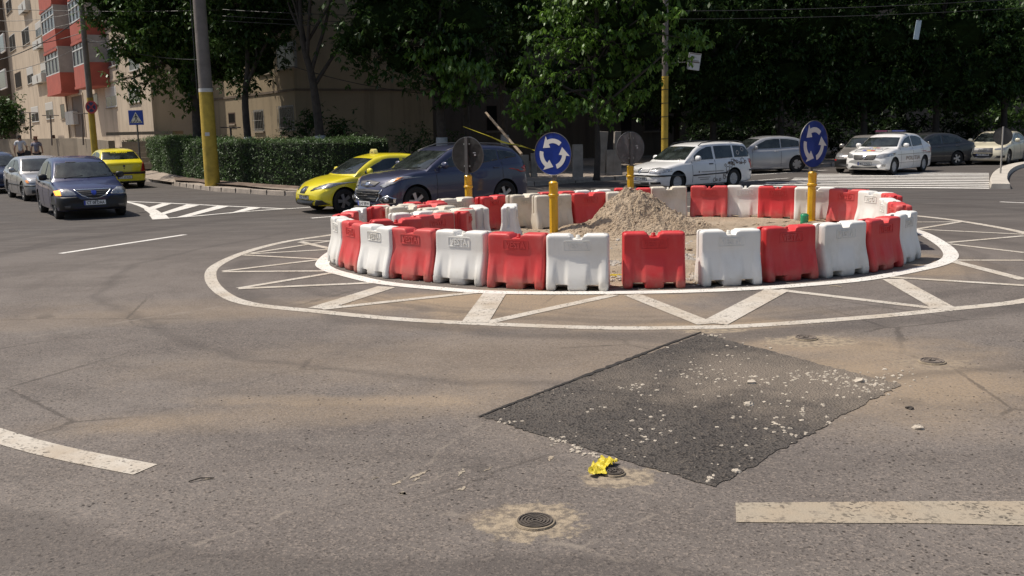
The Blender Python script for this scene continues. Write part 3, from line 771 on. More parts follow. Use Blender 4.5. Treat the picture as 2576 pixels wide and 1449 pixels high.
round_sign(1394,598,R(-90-33),.80,1.575,1.07,'nearest round blue sign with three white circling arrows on a yellow bollard')
round_sign(2040,563,R(-53),.95,1.62,1.07,'round blue circling-arrows sign turned sideways on the right yellow bollard')
round_sign(1181,561,R(90-28),.80,1.50,1.07,'dark back of a round sign in front of the dark crossover')
round_sign(1586,529,R(90+25),.80,1.52,1.10,'grey back of a round sign beyond the sand heap',back=mat('sign_back_pale',(.26,.25,.24),.5,metal=.2,var=.25,vscale=6))

# ------------------------------------------------------------------ cars
def interp(tab,x):
    xs=[t[0] for t in tab]; ys=[t[1] for t in tab]
    if x<=xs[0]: return ys[0]
    if x>=xs[-1]: return ys[-1]
    for i in range(len(xs)-1):
        if xs[i]<=x<=xs[i+1]:
            # monotone-ish hermite
            h=xs[i+1]-xs[i]; t=(x-xs[i])/h
            def sl(j):
                if j<=0 or j>=len(xs)-1: 
                    k=0 if j<=0 else len(xs)-2; return (ys[k+1]-ys[k])/(xs[k+1]-xs[k])
                a=(ys[j]-ys[j-1])/(xs[j]-xs[j-1]); b=(ys[j+1]-ys[j])/(xs[j+1]-xs[j])
                if a*b<=0: return 0
                return 2*a*b/(a+b)
            m0,m1=sl(i)*h,sl(i+1)*h; t2=t*t;t3=t2*t
            return (2*t3-3*t2+1)*ys[i]+(t3-2*t2+t)*m0+(-2*t3+3*t2)*ys[i+1]+(t3-t2)*m1
class Car:
    def __init__(s,S,paint):
        s.S=S; s.L,s.W=S['L'],S['W']; s.paint=paint; s.meshes()
    def meshes(s):
        S=s.S; L,W=s.L,s.W; hw=W/2
        cut=[0,.015,.04,.08,.14,.22,.34]; xs=cut+list(np.linspace(.48,L-.48,46))+[L-c for c in reversed(cut)]
        s.belt=lambda x: interp(S['deck'],x)
        def wid(x):
            e=.42; r=min(x,L-x)
            k=1 if r>=e else 1-.13*(1-r/e)**2.4
            mid=1-.035*abs((x-L/2)/(L/2))**2.5
            return hw*k*mid
        def zb(x):
            r=min(x,L-x); return S.get('clear',.17)+(.05*(1-r/.5) if r<.5 else 0)
        lower=MB(); vs=[];fs=[]; rows=[]
        for x in xs:
            r=min(x,L-x); e=.07; k=1 if r>=e else math.sqrt(max(0,1-(1-r/e)**2))
            w_=wid(x); b0=zb(x); t0=s.belt(x); 
            ins=(1-k)*.07
            w_-=ins; b1=b0+ins; t1=t0-ins*.8
            H=t1-b1
            sh=S.get('shoulder',.05)
            sec=[(0,b1),(w_*.6,b1),(w_-.09,b1+.0),(w_-.035,b1+.03),(w_-.012,b1+.11),(w_-.0,b1+.30*H+.03),(w_+.004,b1+.52*H),(w_-.006,b1+.66*H),(w_-.02,t1-.20*min(1,H)),(w_-.03,t1-.10),(w_-.05,t1-.055),(w_-.085,t1-.022),(w_-.16,t1-.002),(w_*.62,t1+.010),(w_*.35,t1+.020),(0,t1+.024)]
            full=[(y,z) for y,z in sec]+[(-y,z) for y,z in reversed(sec[1:-1])]
            row=[]
            for y,z in full:
                xx=x
                fr=max(0,1-x/.9); rr=max(0,1-(L-x)/.9)
                xx+=S.get('fc',.16)*(y/hw)**2*fr*fr; xx-=S.get('rc',.09)*(y/hw)**2*rr*rr
                xx+=S.get('rakef',.25)*max(0,z-.52)*max(0,1-x/.6)**2 + .12*max(0,.33-z)*max(0,1-x/.5)
                xx-=S.get('raker',.10)*max(0,z-.60)*max(0,1-(L-x)/.5)**2+.15*max(0,.35-z)*max(0,1-(L-x)/.5)
                row.append((L/2-xx,y,z))
            rows.append(row)
        n=len(rows[0]); vs=[p for r_ in rows for p in r_]
        for i in range(len(rows)-1):
            for k in range(n): fs.append((i*n+k,i*n+(k+1)%n,(i+1)*n+(k+1)%n,(i+1)*n+k))
        fs.append(tuple(range(n))); fs.append(tuple(len(vs)-1-k for k in range(n)))
        lower.add(vs,fs)
        lo=lower.build('body',s.paint,smooth=True)
        lo.data.materials.append(M['black'])
        wr=S['wr']; c=MB()
        for wx in (L/2-S['fo'],L/2-S['fo']-S['wb']):
            for sg in (1,-1):
                Mx=Matrix.Translation((wx,sg*(hw+.12),wr+.01))@Matrix.Rotation(R(90)*sg,4,'X')
                c.lathe([(wr+.045,0),(wr+.045,.42)],36,Mx)
        co=c.build('cutter',M['black'])
        md=lo.modifiers.new('b','BOOLEAN'); md.operation='DIFFERENCE'; md.object=co; md.solver='EXACT'
        dg=bpy.context.evaluated_depsgraph_get(); dg.update()
        me=bpy.data.meshes.new_from_object(lo.evaluated_get(dg)); lo.modifiers.clear()
        bpy.data.objects.remove(co); bpy.data.objects.remove(lo)
        # greenhouse loft
        roof=S['roof']; x0,x1=roof[0][0],roof[-1][0]; gx=list(np.linspace(x0,x1,54)); g=MB(); rows=[]
        tum=S.get('tumble',.36); s.roofz=lambda x: interp(roof,x)
        for x in gx:
            zr=interp(roof,x); zt=min(s.belt(x),zr)-.05; wb=min(wid(x),wid(L/2))-.06
            H=zr-zt; yt=wb-tum*max(0,H-.06); rr=min(.09,max(.01,H*.35))
            sec=[(wb,zt),(wb-tum*max(0,H-rr)*.5,zt+(H-rr)*.5),(wb-tum*max(0,H-rr),zr-rr),(yt-.012,zr-rr*.55),(yt-.045,zr-rr*.2),(yt-.10,zr-.0),(yt*.6,zr+.018),(yt*.3,zr+.026),(0,zr+.028)]
            full=sec+[(-y,z) for y,z in reversed(sec[:-1])]
            row=[]
            for y,z in full:
                fr=max(0,1-(x-x0)/1.0); rr_=max(0,1-(x1-x)/.9)
                xx=x+.16*(y/hw)**2*fr-.12*(y/hw)**2*rr_
                row.append((L/2-xx,y,z))
            rows.append(row)
        n=len(rows[0]); vs=[p for r_ in rows for p in r_]; fs=[]
        for i in range(len(rows)-1):
            for k in range(n-1): fs.append((i*n+k,i*n+k+1,(i+1)*n+k+1,(i+1)*n+k))
            fs.append((i*n+n-1,i*n,(i+1)*n,(i+1)*n+n-1))
        fs.append(tuple(range(n))); fs.append(tuple(len(vs)-1-k for k in range(n)))
        g.add(vs,fs); gm=g.mesh('roof',s.paint,True)
        b=bmesh.new(); b.from_mesh(me); b.from_mesh(gm)
        b.to_mesh(me); 
        s.bvh=BVHTree.FromBMesh(b); b.free()
        me.set_sharp_from_angle(angle=R(38))
        s.body_me=me
    def cast(s,phi,h,z,off):
        """phi: 0 front, 90 left, -90 right, 180 rear, 'top'"""
        if phi=='top':
            o=Vector((h,z,4)); d=Vector((0,0,-1))
        else:
            o_=Vector((math.cos(phi),math.sin(phi),0)); e=Vector((-math.sin(phi),math.cos(phi),0)); o=o_*6+e*h+Vector((0,0,z)); d=-o_
        hit,nr,_,_=s.bvh.ray_cast(o,d)
        if hit is None: return None
        if nr.dot(d)>0: nr=-nr
        return hit+nr*off
    def panel(s,root,name,phi,poly,m,off=.006,cell=.045,label=None):
        """flat outline seen from direction phi, laid over the body skin as a thin conforming part"""
        ph=phi if phi=='top' else R(phi)
        b=bmesh.new(); vs=[b.verts.new((p[0],p[1],0)) for p in poly]; b.faces.new(vs)
        mn=[min(p[i] for p in poly) for i in (0,1)]; mx=[max(p[i] for p in poly) for i in (0,1)]
        for ax in (0,1):
            k=mn[ax]+cell*.5
            while k<mx[ax]:
                co=[0,0,0]; co[ax]=k; no=[0,0,0]; no[ax]=1
                bmesh.ops.bisect_plane(b,geom=b.verts[:]+b.edges[:]+b.faces[:],plane_co=co,plane_no=no); k+=cell
        bad=[]
        for v in b.verts:
            p=s.cast(ph,v.co.x,v.co.y,off)
            if p is None: bad.append(v)
            else: v.co=p
        if bad: bmesh.ops.delete(b,geom=bad,context='VERTS')
        bmesh.ops.recalc_face_normals(b,faces=b.faces)
        me=bpy.data.meshes.new(name); b.to_mesh(me); b.free(); me.materials.append(m)
        me.polygons.foreach_set('use_smooth',[True]*len(me.polygons))
        o=bpy.data.objects.new(name,me); COL.objects.link(o); o.parent=root
        sm=o.modifiers.new('thickness','SOLIDIFY'); sm.thickness=off*.8; sm.offset=-1 
        return o
    def text(s,root,name,phi,txt,h,z,wd,ht,m,off=.009,parent=None,fl=1,off2=.012):
        V,Fc=text_mesh(txt,wd,ht,0,off2)
        ph=phi if phi=='top' else R(phi); vs=[]
        for v in V:
            if phi=='top': p=s.cast(ph,h-v[1],z+v[0]*1,off)
            else: p=s.cast(ph,h+v[0]*fl,z+v[1],off)
            vs.append(p or Vector((0,0,.5)))
        b=MB(); b.add(vs,Fc); return b.build(name,m,parent or root,fix=False)
    def wheels(s,root,style):
        S=s.S; wr=S['wr']; hw=s.W/2
        for wx in (s.L/2-S['fo'],s.L/2-S['fo']-S['wb']):
            for sg in (1,-1):
                e=empty('wheel',(wx,sg*(hw-.125),wr)); e.parent=root; e.rotation_euler=(R(90) if sg<0 else R(-90),random.uniform(0,1) if False else 0,0)
                if style not in s.__dict__.setdefault('wm',{}):
                    t=MB(); ri=wr*.66; t.lathe([(ri-.01,-.09),(wr-.03,-.10),(wr-.008,-.085),(wr,-.05),(wr,.05),(wr-.008,.085),(wr-.03,.10),(ri,.095),(ri-.01,.08)],36,None,False)
                    rm=MB(); rm.lathe([(ri,.095),(ri-.012,.100),(ri-.022,.085),(ri-.03,.03),(.07,.02),(0,.02)],36,None,False)
                    hb=MB(); hb.lathe([(.065,.03),(.06,.075),(.03,.085),(0,.085)],16)
                    sp=MB(); ns={'five':5,'star':10,'cover':9,'six':6,'golf':5}[style]
                    for k in range(ns):
                        a=2*math.pi*k/ns; wdt={'five':.075,'star':.035,'cover':.06,'six':.05,'golf':.10}[style]
                        pts=[(.03,-wdt*.42),(ri-.015,-wdt*(.62 if style!='golf' else .9)),(ri-.015,wdt*(.62 if style!='golf' else .9)),(.03,wdt*.42)]
                        Mz=Matrix.Rotation(a,4,'Z'); sp.prism(pts,.062,.082,Mz)
                    if style=='cover': sp.lathe([(ri-.02,.06),(ri-.02,.08),(ri-.055,.084),(ri-.06,.06)],36)
                    s.wm[style]=(t.mesh('tyre',M['rubber'],True),rm.mesh('rim_well',M['black'],True),hb.mesh('hub',M['rim'],True),sp.mesh('spokes',M['rimcap'] if style=='cover' else M['rim']))
                t,rm,hb,sp=s.wm[style]
                for nm,me in (('tyre',t),('rim_well',rm),('hub',hb),('spokes',sp)):
                    o=bpy.data.objects.new(nm,me); COL.objects.link(o); o.parent=e
    def plate(s,root,phi,y,z,txt,grey=False,tilt=0):
        p=s.cast(R(phi),y,z,.012)
        if p is None: return
        e=empty('number_plate',p,R(phi)); e.parent=root
        b=MB(); b.box((0,0,0),(.012,.52,.112)); o=b.build('plate_board',M['plate'],e)
        b=MB(); b.box((.001,0,0),(.008,.545,.135)); b.build('plate_frame',M['black'],e)
        b=MB(); b.box((.0072,-.238 if True else 0,0),(.002,.04,.108)); b.build('blue_band',M['eu'],e)
        V,Fc=text_mesh(txt,.42,.078,.0,.018)
        b=MB(); b.add([Vector((.0085,v[0]+.02,v[1])) for v in V],Fc); b.build('characters',M['black'],e,fix=False)
    def finish(s,root,S):
        L,W=s.L,s.W; hw=W/2
        # windows
        def wedge(xa,xb,name,sides=(1,-1),cut=0):
            xs=list(np.linspace(xa,xb,14)); sh=S.get('wsh',.12)
            top=[];bot=[]
            for x in xs:
                zt=min(s.roofz(x-sh if x<L*.5 else x+S.get('rsh',.08)),s.roofz(x))-S.get('wt',.10); zb_=s.belt(x)+S.get('wb_',.025)
                if x>L*.5: zb_+=S.get('rise',0)*(x-L*.5)**1.5
                if zt-zb_>.03: top.append((x,zt)); bot.append((x,zb_))
            if len(top)<2: return
            poly=bot+top[::-1]
            for sg in sides:
                pp=[(sg*(x-L/2),z) for x,z in poly]
                s.panel(root,name,90*sg,pp,M['glass'],.006)
        for (xa,xb) in S['win']: wedge(xa,xb,'side_window')
        ws=S['ws']  # (xbase,xtop) windscreen
        zb_=s.roofz(ws[0]) ; zt=s.roofz(ws[1]); wb=hw-.06-.36*0-.08; tum=S.get('tumble',.36)
        wb=hw-.14; wt=hw-.06-tum*(zt-s.belt(ws[1]))-.075
        s.panel(root,'windscreen',0,[(-wb,zb_+.01),(-wb*.5,zb_-.0),(0,zb_-.005),(wb*.5,zb_-.0),(wb,zb_+.01),(wt,zt-.01),(wt*.5,zt+.0),(0,zt+.005),(-wt*.5,zt),(-wt,zt-.01)],M['glass'])
        rs=S.get('rs')
        if rs:
            zb_=s.roofz(rs[0]); zt=s.roofz(rs[1]); wb=hw-S.get('rwb',.17); wt=hw-.06-tum*(zt-s.belt(rs[1]))-.08
            s.rearwin=s.panel(root,'rear_window',180,[(-wb,zb_+.015),(0,zb_+.0),(wb,zb_+.015),(wt,zt),(-wt,zt)],M['glass'])
        # wipers
        b=MB()
        for (y0,y1) in ((.55,.05),(-.05,-.5)):
            a=s.cast(R(0),y0,s.roofz(ws[0])+.05,.012); c=s.cast(R(0),y1,s.roofz(ws[0])+.0,.014)
            if a and c: b.tube([a,c],.009,5)
        if b.v and S.get('wipers',True): b.build('wiper',M['black'],root)
        # door seams, sill
        if S.get('seam',True):
            for x in S['seams']:
                for sg in (1,-1):
                    z1=s.belt(x)+.0; s.panel(root,'door_gap',90*sg,[(sg*(x-L/2)-.006,.26),(sg*(x-L/2)+.006,.26),(sg*(x-L/2)+.006,z1),(sg*(x-L/2)-.006,z1)],M['black'],.003,.08)
            for x in S['handles']:
                for sg in (1,-1):
                    z1=s.belt(x)-.13; h=sg*(x-L/2); s.panel(root,'door_handle',90*sg,[(h-.085,z1),(h+.085,z1),(h+.085,z1+.028),(h-.085,z1+.028)],S.get('hm',s.paint),.028,.06)
        # mirrors
        mx=S['mirror']
        for sg in (1,-1):
            e=empty('mirror',(L/2-mx,sg*(hw-.02),s.belt(mx)+.085)); e.parent=root
            b=MB(); b.lathe([(0,-.10),(.05,-.095),(.075,-.06),(.085,0),(.08,.06),(.055,.09),(0,.095)],14,Matrix.Translation((0,sg*.10,0))@Matrix.Scale(.7,4,(1,0,0))@Matrix.Rotation(R(90),4,'X')@Matrix.Scale(1.05,4))
            b.build('mirror_shell',S.get('mm',s.paint),e,smooth=True)
            b=MB(); b.tube([(0.02,-sg*.04,-.05),(0,sg*.06,-.03)],.022,6); b.build('mirror_arm',M['black'],e)
        s.wheels(root,S.get('rimstyle','five'))
        # dark floor so that nothing shows through the arches
        b=MB(); b.box((0,0,.30),(L*.82,W-.42,.2)); b.build('underbody',M['black'],root)
    def both(s,root,name,poly,m,off=.007,phi=0,label=None):
        for sg in (1,-1): s.panel(root,name,phi,[(sg*p[0],p[1]) for p in poly],m,off,.035)

def place(S,paint,anchor,px,py,head,label,cat='car',group='cars and taxis in traffic',name='car'):
    """anchor 'FL','FR','RL','RR': outer contact point of that wheel sits at picture point px,py on the road; head = direction driven"""
    c=Car(S,paint); g=G(px,py) if not isinstance(px,Vector) else px
    hd=Vector((*head,0)).normalized(); lf=Vector((-hd.y,hd.x,0))
    lx=S['L']/2-S['fo'] if anchor[0]=='F' else S['L']/2-S['fo']-S['wb']; ly=(S['W']/2-.03)*(1 if anchor[1]=='L' else -1)
    o=g-hd*lx-lf*ly
    root=empty(name,(o.x,o.y,0),math.atan2(hd.y,hd.x),label,cat,group)
    b=bpy.data.objects.new('body',c.body_me); COL.objects.link(b); b.parent=root
    c.finish(root,S)
    return c,root

SEDAN_A=dict(L=4.25,W=1.74,wb=2.63,fo=.80,wr=.31,clear=.19,     # boxy high sedan
    deck=[(0,.60),(.08,.72),(.3,.80),(.7,.88),(1.1,.95),(1.5,.96),(2.4,.965),(3.2,.99),(3.7,1.04),(4.1,1.05),(4.25,1.0)],
    roof=[(.98,.93),(1.25,1.12),(1.6,1.335),(1.85,1.44),(2.2,1.50),(2.6,1.53),(3.0,1.51),(3.3,1.45),(3.6,1.28),(3.85,1.10),(4.0,1.02)],
    win=[(1.45,2.36),(2.45,3.28)],ws=(1.09,1.72),rs=(3.80,3.36),seams=[1.32,2.40,3.3],handles=[2.2,3.15],mirror=1.52,tumble=.33,rakef=.22,mm=M['dark'],hm=M['black'])
SEDAN_B=dict(SEDAN_A,rimstyle='cover')
C={}
def col(n,c,metal=0.,rough=.28): C[n]=mat('paint_'+n,c,rough,metal=metal,coat=.8,var=.10,vscale=2); return C[n]
col('navy',(.020,.025,.085),.15,.33); col('silver',(.36,.355,.35),.55,.35); col('yellow',(.78,.66,.02)); col('slate',(.042,.046,.088),.3,.33)
col('white',(.80,.79,.77)); col('greywhite',(.40,.40,.41),.3); col('cream',(.72,.66,.50)); col('darkgrey',(.028,.028,.03),.1,.45); col('oldsilver',(.30,.28,.26),.4); col('darkblue',(.015,.02,.05),.2)
# --- dark blue sedan coming towards the camera
c,r=place(dict(SEDAN_A,rimstyle='six'),C['navy'],'FR',140,551,(.55,-.835),'dark blue sedan with lit orange indicator, nearest car on the left')
hp=[(.40,.615),(.80,.60),(.83,.70),(.74,.775),(.60,.775),(.46,.70)]
c.both(r,'headlight',hp,M['lens'],.010)
c.panel(r,'indicator',0,[(-.84,.615),(-.74,.615),(-.75,.755),(-.84,.72)],M['orange_lit'],.014)
c.panel(r,'bumper',0,[(-.86,.25),(.86,.25),(.86,.575),(.4,.58),(.30,.50),(-.30,.50),(-.4,.58),(-.86,.575)],M['dark'],.008)
c.panel(r,'grille',0,[(-.40,.72),(-.28,.60),(-.12,.545),(.12,.545),(.28,.60),(.40,.72)],M['black'],.010)
c.panel(r,'grille_trim',0,[(-.45,.735),(.45,.735),(.45,.755),(-.45,.755)],M['chrome'],.014)
for sg in (1,-1): c.panel(r,'grille_trim',0,[(sg*.45,.74),(sg*.43,.72),(sg*.28,.585),(sg*.12,.527),(0,.52),(0,.54),(sg*.115,.547),(sg*.27,.603),(sg*.41,.738)],M['chrome'],.014)
for z in (.60,.65,.69): c.panel(r,'grille_bar',0,[(-.3-(z-.6),z),(.3+(z-.6),z),(.3+(z-.6),z+.012),(-.3-(z-.6),z+.012)],M['galv'],.014)
c.panel(r,'badge',0,[(-.06,.71),(.06,.71),(.055,.63),(0,.595),(-.055,.63)],mat('badge_blue',(.03,.06,.35),.3),.018)
c.plate(r,0,0,.42,'CT 08 DAA')
c.both(r,'fog_lamp',[(.58,.30),(.68,.30),(.70,.36),(.56,.36)],M['galv'],.012)
c.panel(r,'dash_paper',0,[(-.35,1.40),(-.1,1.40),(-.1,1.41),(-.35,1.41)],M['galv'],.010)
# --- silver liftback behind it
OCT=dict(L=4.51,W=1.73,wb=2.51,fo=.89,wr=.31,clear=.18,deck=[(0,.58),(.08,.68),(.3,.76),(.8,.85),(1.25,.90),(1.7,.92),(3.2,.96),(3.8,1.01),(4.35,1.03),(4.51,.98)],
    roof=[(1.15,.89),(1.5,1.09),(1.9,1.31),(2.1,1.38),(2.5,1.43),(3.0,1.42),(3.4,1.36),(3.9,1.15),(4.25,1.03)],win=[(1.75,2.62),(2.70,3.62)],ws=(1.26,2.0),rs=(4.1,3.5),seams=[1.55,2.66,3.45],handles=[2.45,3.4],mirror=1.75,tumble=.36)
c,r=place(dict(OCT,rimstyle='star'),C['silver'],'FR',60,506,(.60,-.80),'silver liftback waiting at the far left behind the dark blue sedan')
c.both(r,'headlight',[(.42,.60),(.80,.60),(.82,.70),(.44,.73)],M['lens']); c.panel(r,'grille',0,[(-.36,.60),(.36,.60),(.38,.74),(0,.76),(-.38,.74)],M['black'],.01)
c.panel(r,'bumper_strip',0,[(-.86,.49),(.86,.49),(.86,.53),(-.86,.53)],M['black'],.012); c.panel(r,'lower_grille',0,[(-.7,.28),(.7,.28),(.7,.38),(-.7,.38)],M['black'],.01)
c.both(r,'indicator',[(.74,.60),(.80,.60),(.82,.68),(.76,.70)],M['orange'],.012)
for sg in (1,-1): c.panel(r,'side_strip',90*sg,[(sg*(1.3-2.25),.50),(sg*(3.4-2.25),.50),(sg*(3.4-2.25),.54),(sg*(1.3-2.25),.54)],M['black'],.008)
c.plate(r,0,0,.44,'CT 25 KRS') if False else None
# --- yellow taxi seen from behind
c,r=place(dict(SEDAN_A,wipers=False),C['yellow'],'RR',361,470,(-.56,.83),'yellow taxi sedan seen from behind with lettered rear window','taxi',name='taxi')
for sg in (1,-1): 
    c.panel(r,'tail_light',180,[(sg*.60,.66),(sg*.855,.66),(sg*.855,.80),(sg*.82,.98),(sg*.75,1.0),(sg*.69,.94),(sg*.64,.80)],M['red_lens'],.012)
c.panel(r,'rubbing_strip',180,[(-.86,.56),(.86,.56),(.86,.65),(.56,.65),(-.56,.65),(-.86,.65)],mat('bumper_strip_maroon',(.035,.018,.016),.5),.010)
c.panel(r,'boot_gap',180,[(-.62,.675),(.62,.675),(.62,.683),(-.62,.683)],M['black'],.004); c.panel(r,'under_bumper',180,[(-.8,.24),(.8,.24),(.82,.30),(-.82,.30)],M['black'],.008)
c.panel(r,'badge',180,[(-.035,.93),(.035,.93),(.045,.87),(0,.83),(-.045,.87)],M['galv'],.01); c.panel(r,'lock',180,[(-.02,.77),(.02,.77),(.02,.81),(-.02,.81)],M['black'],.008)
c.plate(r,180,0,.45,'CT 10 HUD')
c.text(r,'window_lettering',180,'ROMARIS',0,1.40,.62,.055,C['yellow'],.014)
c.panel(r,'fuel_flap',90,[(.98,.80),(1.12,.80),(1.12,.93),(.98,.93)],C['yellow'],.008)
# --- yellow hatchback taxi
IBI=dict(L=3.95,W=1.70,wb=2.46,fo=.80,wr=.31,clear=.17,deck=[(0,.52),(.06,.62),(.25,.72),(.7,.86),(1.1,.93),(1.5,.95),(2.5,.98),(3.3,1.03),(3.8,1.02),(3.95,.95)],
    roof=[(.95,.88),(1.3,1.11),(1.65,1.29),(1.9,1.38),(2.3,1.44),(2.8,1.43),(3.3,1.36),(3.6,1.22),(3.85,1.02)],win=[(1.45,2.55),(2.65,3.3)],ws=(1.08,1.80),rs=(3.75,3.42),seams=[1.4,2.6],handles=[2.4],mirror=1.5,tumble=.40,rakef=.38,fc=.22)
c,r=place(dict(IBI,rimstyle='five'),C['yellow'],'FL',869,536,(-.80,-.60),'yellow hatchback taxi with a roof sign beside the dark crossover','taxi',name='taxi')
c.both(r,'headlight',[(.38,.60),(.80,.66),(.83,.78),(.70,.77),(.50,.70)],M['lens'],.010); c.both(r,'headlight_shade',[(.34,.58),(.46,.60),(.56,.70),(.42,.66)],M['black'],.013)
c.panel(r,'grille',0,[(-.13,.52),(.13,.52),(.15,.60),(.10,.68),(-.10,.68),(-.15,.60)],M['black'],.012); c.panel(r,'badge',0,[(-.05,.57),(.05,.57),(.05,.64),(-.05,.64)],M['chrome'],.018)
c.panel(r,'lower_grille',0,[(-.42,.22),(.42,.22),(.50,.34),(-.50,.34)],M['black'],.010)
c.both(r,'fog_recess',[(.52,.22),(.80,.25),(.74,.36),(.60,.37)],M['black'],.010)
c.plate(r,0,0,.43,'CT 10 HHZ')
z=c.roofz(2.1); e=empty('roof_sign',(3.95/2-2.15,0,z+.03)); e.parent=r
b=MB(); b.prism([(-.13,0),(.13,0),(.12,.05),(.09,.10),(.04,.13),(-.04,.13),(-.09,.10),(-.12,.05)],-.06,.06,Matrix(((0,0,1,0),(1,0,0,0),(0,1,0,0),(0,0,0,1)))); b.build('sign_box',mat('taxi_sign',(.72,.62,.2),.35),e,bevel=.01)
V,Fc=text_mesh('TAXI',.17,.05,0,.02); b=MB(); b.add([Vector((.062,v[0],v[1]+.04)) for v in V],Fc); b.build('lettering',M['black'],e,fix=False)
b=MB(); b.tube([(-.6,.0,z-.0),(-.75,.0,z+.22)],.006,5); b.build('aerial',M['black'],r)
# --- dark crossover
SUV=dict(L=4.41,W=1.82,wb=2.64,fo=.88,wr=.355,clear=.21,deck=[(0,.62),(.06,.78),(.25,.90),(.6,1.0),(1.0,1.06),(1.4,1.08),(2.4,1.11),(3.3,1.17),(3.9,1.20),(4.25,1.18),(4.41,1.10)],
    roof=[(1.0,1.01),(1.3,1.18),(1.65,1.36),(2.0,1.52),(2.3,1.585),(2.8,1.61),(3.4,1.59),(3.9,1.52),(4.15,1.36),(4.33,1.16)],win=[(1.55,2.45),(2.53,3.35),(3.40,3.95)],ws=(1.12,1.95),rs=(4.25,4.02),seams=[1.45,2.49,3.45],handles=[2.3,3.25],mirror=1.62,tumble=.34,rakef=.30,fc=.24,rise=.03)
c,r=place(dict(SUV,rimstyle='five'),C['slate'],'FL',1062,543,(-.77,-.64),'dark slate blue crossover beside the yellow hatchback taxi')
c.both(r,'headlight',[(.46,.74),(.60,.70),(.80,.80),(.90,.96),(.80,.95),(.62,.86)],M['lens'],.011)
c.both(r,'indicator',[(.76,.83),(.82,.86),(.84,.93),(.78,.92)],M['orange'],.015)
c.panel(r,'upper_grille',0,[(-.40,.83),(-.30,.73),(0,.70),(.30,.73),(.40,.83),(0,.86)],M['galv'],.010); c.panel(r,'grille_trim',0,[(-.26,.745),(0,.72),(.26,.745),(.22,.775),(0,.76),(-.22,.775)],C['slate'],.016)
c.panel(r,'lower_grille',0,[(-.38,.38),(.38,.38),(.52,.64),(0,.67),(-.52,.64)],M['black'],.010)
for z in (.44,.50,.56,.61): k=.40+(z-.38)*.5; c.panel(r,'grille_bar',0,[(-k,z),(k,z),(k,z+.014),(-k,z+.014)],M['galv'],.016)
for sg in (1,-1):
    c.panel(r,'grille_trim',0,[(sg*.54,.66),(sg*.58,.66),(sg*.44,.38),(sg*.40,.38)],M['chrome'],.014)
    c.panel(r,'fog_surround',0,[(sg*.50,.42),(sg*.62,.33),(sg*.84,.34),(sg*.86,.46),(sg*.76,.52),(sg*.60,.50)],M['chrome'],.010); c.panel(r,'fog_recess',0,[(sg*.535,.425),(sg*.64,.35),(sg*.82,.36),(sg*.83,.455),(sg*.75,.50),(sg*.61,.48)],M['black'],.014)
    c.panel(r,'fog_lamp',0,[(sg*(.72+.05*math.cos(a)),.425+.05*math.sin(a)) for a in np.linspace(0,5.7,12)],M['lens'],.02)
    c.panel(r,'tail_light',180,[(sg*.60,.93),(sg*.90,.90),(sg*.90,1.08),(sg*.70,1.06)],M['red_lens'],.012)
    c.panel(r,'tail_light_wrap',90*sg,[(sg*(4.05-2.205),1.02),(sg*(4.34-2.205),.88),(sg*(4.36-2.205),1.04),(sg*(4.22-2.205),1.06)],M['red_lens'],.012)
    p0=c.cast(R(90*sg),sg*(2.0-2.205),c.roofz(2.0)-.03,.0)
    b=MB(); pts=[Vector((2.205-x,sg*.60,c.roofz(x)+.0+(.055 if 2.15<x<3.85 else -.0))) for x in (1.95,2.15,2.5,3.0,3.5,3.85,4.0)]; b.tube(pts,.018,6); b.build('roof_rail',M['galv'],r,smooth=True)
e=[(-.11,.78),(-.06,.83),(.06,.83),(.11,.78),(.06,.735),(-.06,.735)]; c.panel(r,'badge',0,e,M['chrome'],.022); c.plate(r,0,0,.33,'B 47 ERW'); r.scale=(1.05,1.04,1.02); r.location.x-=.07; r.location.y-=.03
c.panel(r,'sill_cladding',90,[(-1.4,.22),(1.4,.22),(1.4,.36),(-1.4,.36)],M['dark'],.006)
b=MB(); b.add([(-2.1,-.55,1.585),(-2.1,.55,1.585),(-1.78,.58,1.60),(-1.78,-.58,1.60),(-2.12,-.55,1.56),(-2.12,.55,1.56)],[(0,3,2,1),(0,1,5,4)]); b.build('tail_spoiler',C['slate'],r)
# --- white estate
EST=dict(L=4.40,W=1.73,wb=2.51,fo=.86,wr=.305,clear=.17,deck=[(0,.58),(.05,.68),(.25,.75),(.7,.84),(1.15,.90),(1.6,.915),(2.6,.93),(3.6,.95),(4.3,.95),(4.40,.92)],
    roof=[(1.02,.87),(1.4,1.11),(1.75,1.31),(1.95,1.385),(2.4,1.445),(3.0,1.46),(3.6,1.45),(4.05,1.41),(4.22,1.25),(4.38,.95)],win=[(1.62,2.46),(2.56,3.36),(3.44,4.16)],ws=(1.15,1.86),rs=(4.33,4.14),seams=[1.48,2.50,3.38],handles=[2.3,3.2],mirror=1.62,tumble=.30,rakef=.18,fc=.18,hm=M['black'])
c,r=place(dict(EST,rimstyle='cover'),C['white'],'FL',1705,483,(-.82,-.57),'white estate car with swirling brown stickers on its rear side')
c.both(r,'headlight',[(.40,.60),(.74,.58),(.84,.64),(.82,.73),(.60,.76),(.42,.73)],M['lens'],.010)
c.panel(r,'grille',0,[(-.37,.61),(.37,.61),(.38,.72),(-.38,.72)],M['black'],.009)
for z in (.635,.67,.70): c.panel(r,'grille_bar',0,[(-.36,z),(.36,z),(.36,z+.016),(-.36,z+.016)],C['white'],.014)
c.panel(r,'badge',0,[(.07*math.cos(a),.665+.07*math.sin(a)) for a in np.linspace(0,5.7,12)],M['chrome'],.018)
c.panel(r,'bumper_strip',0,[(-.86,.49),(.86,.49),(.86,.54),(-.86,.54)],M['black'],.012)
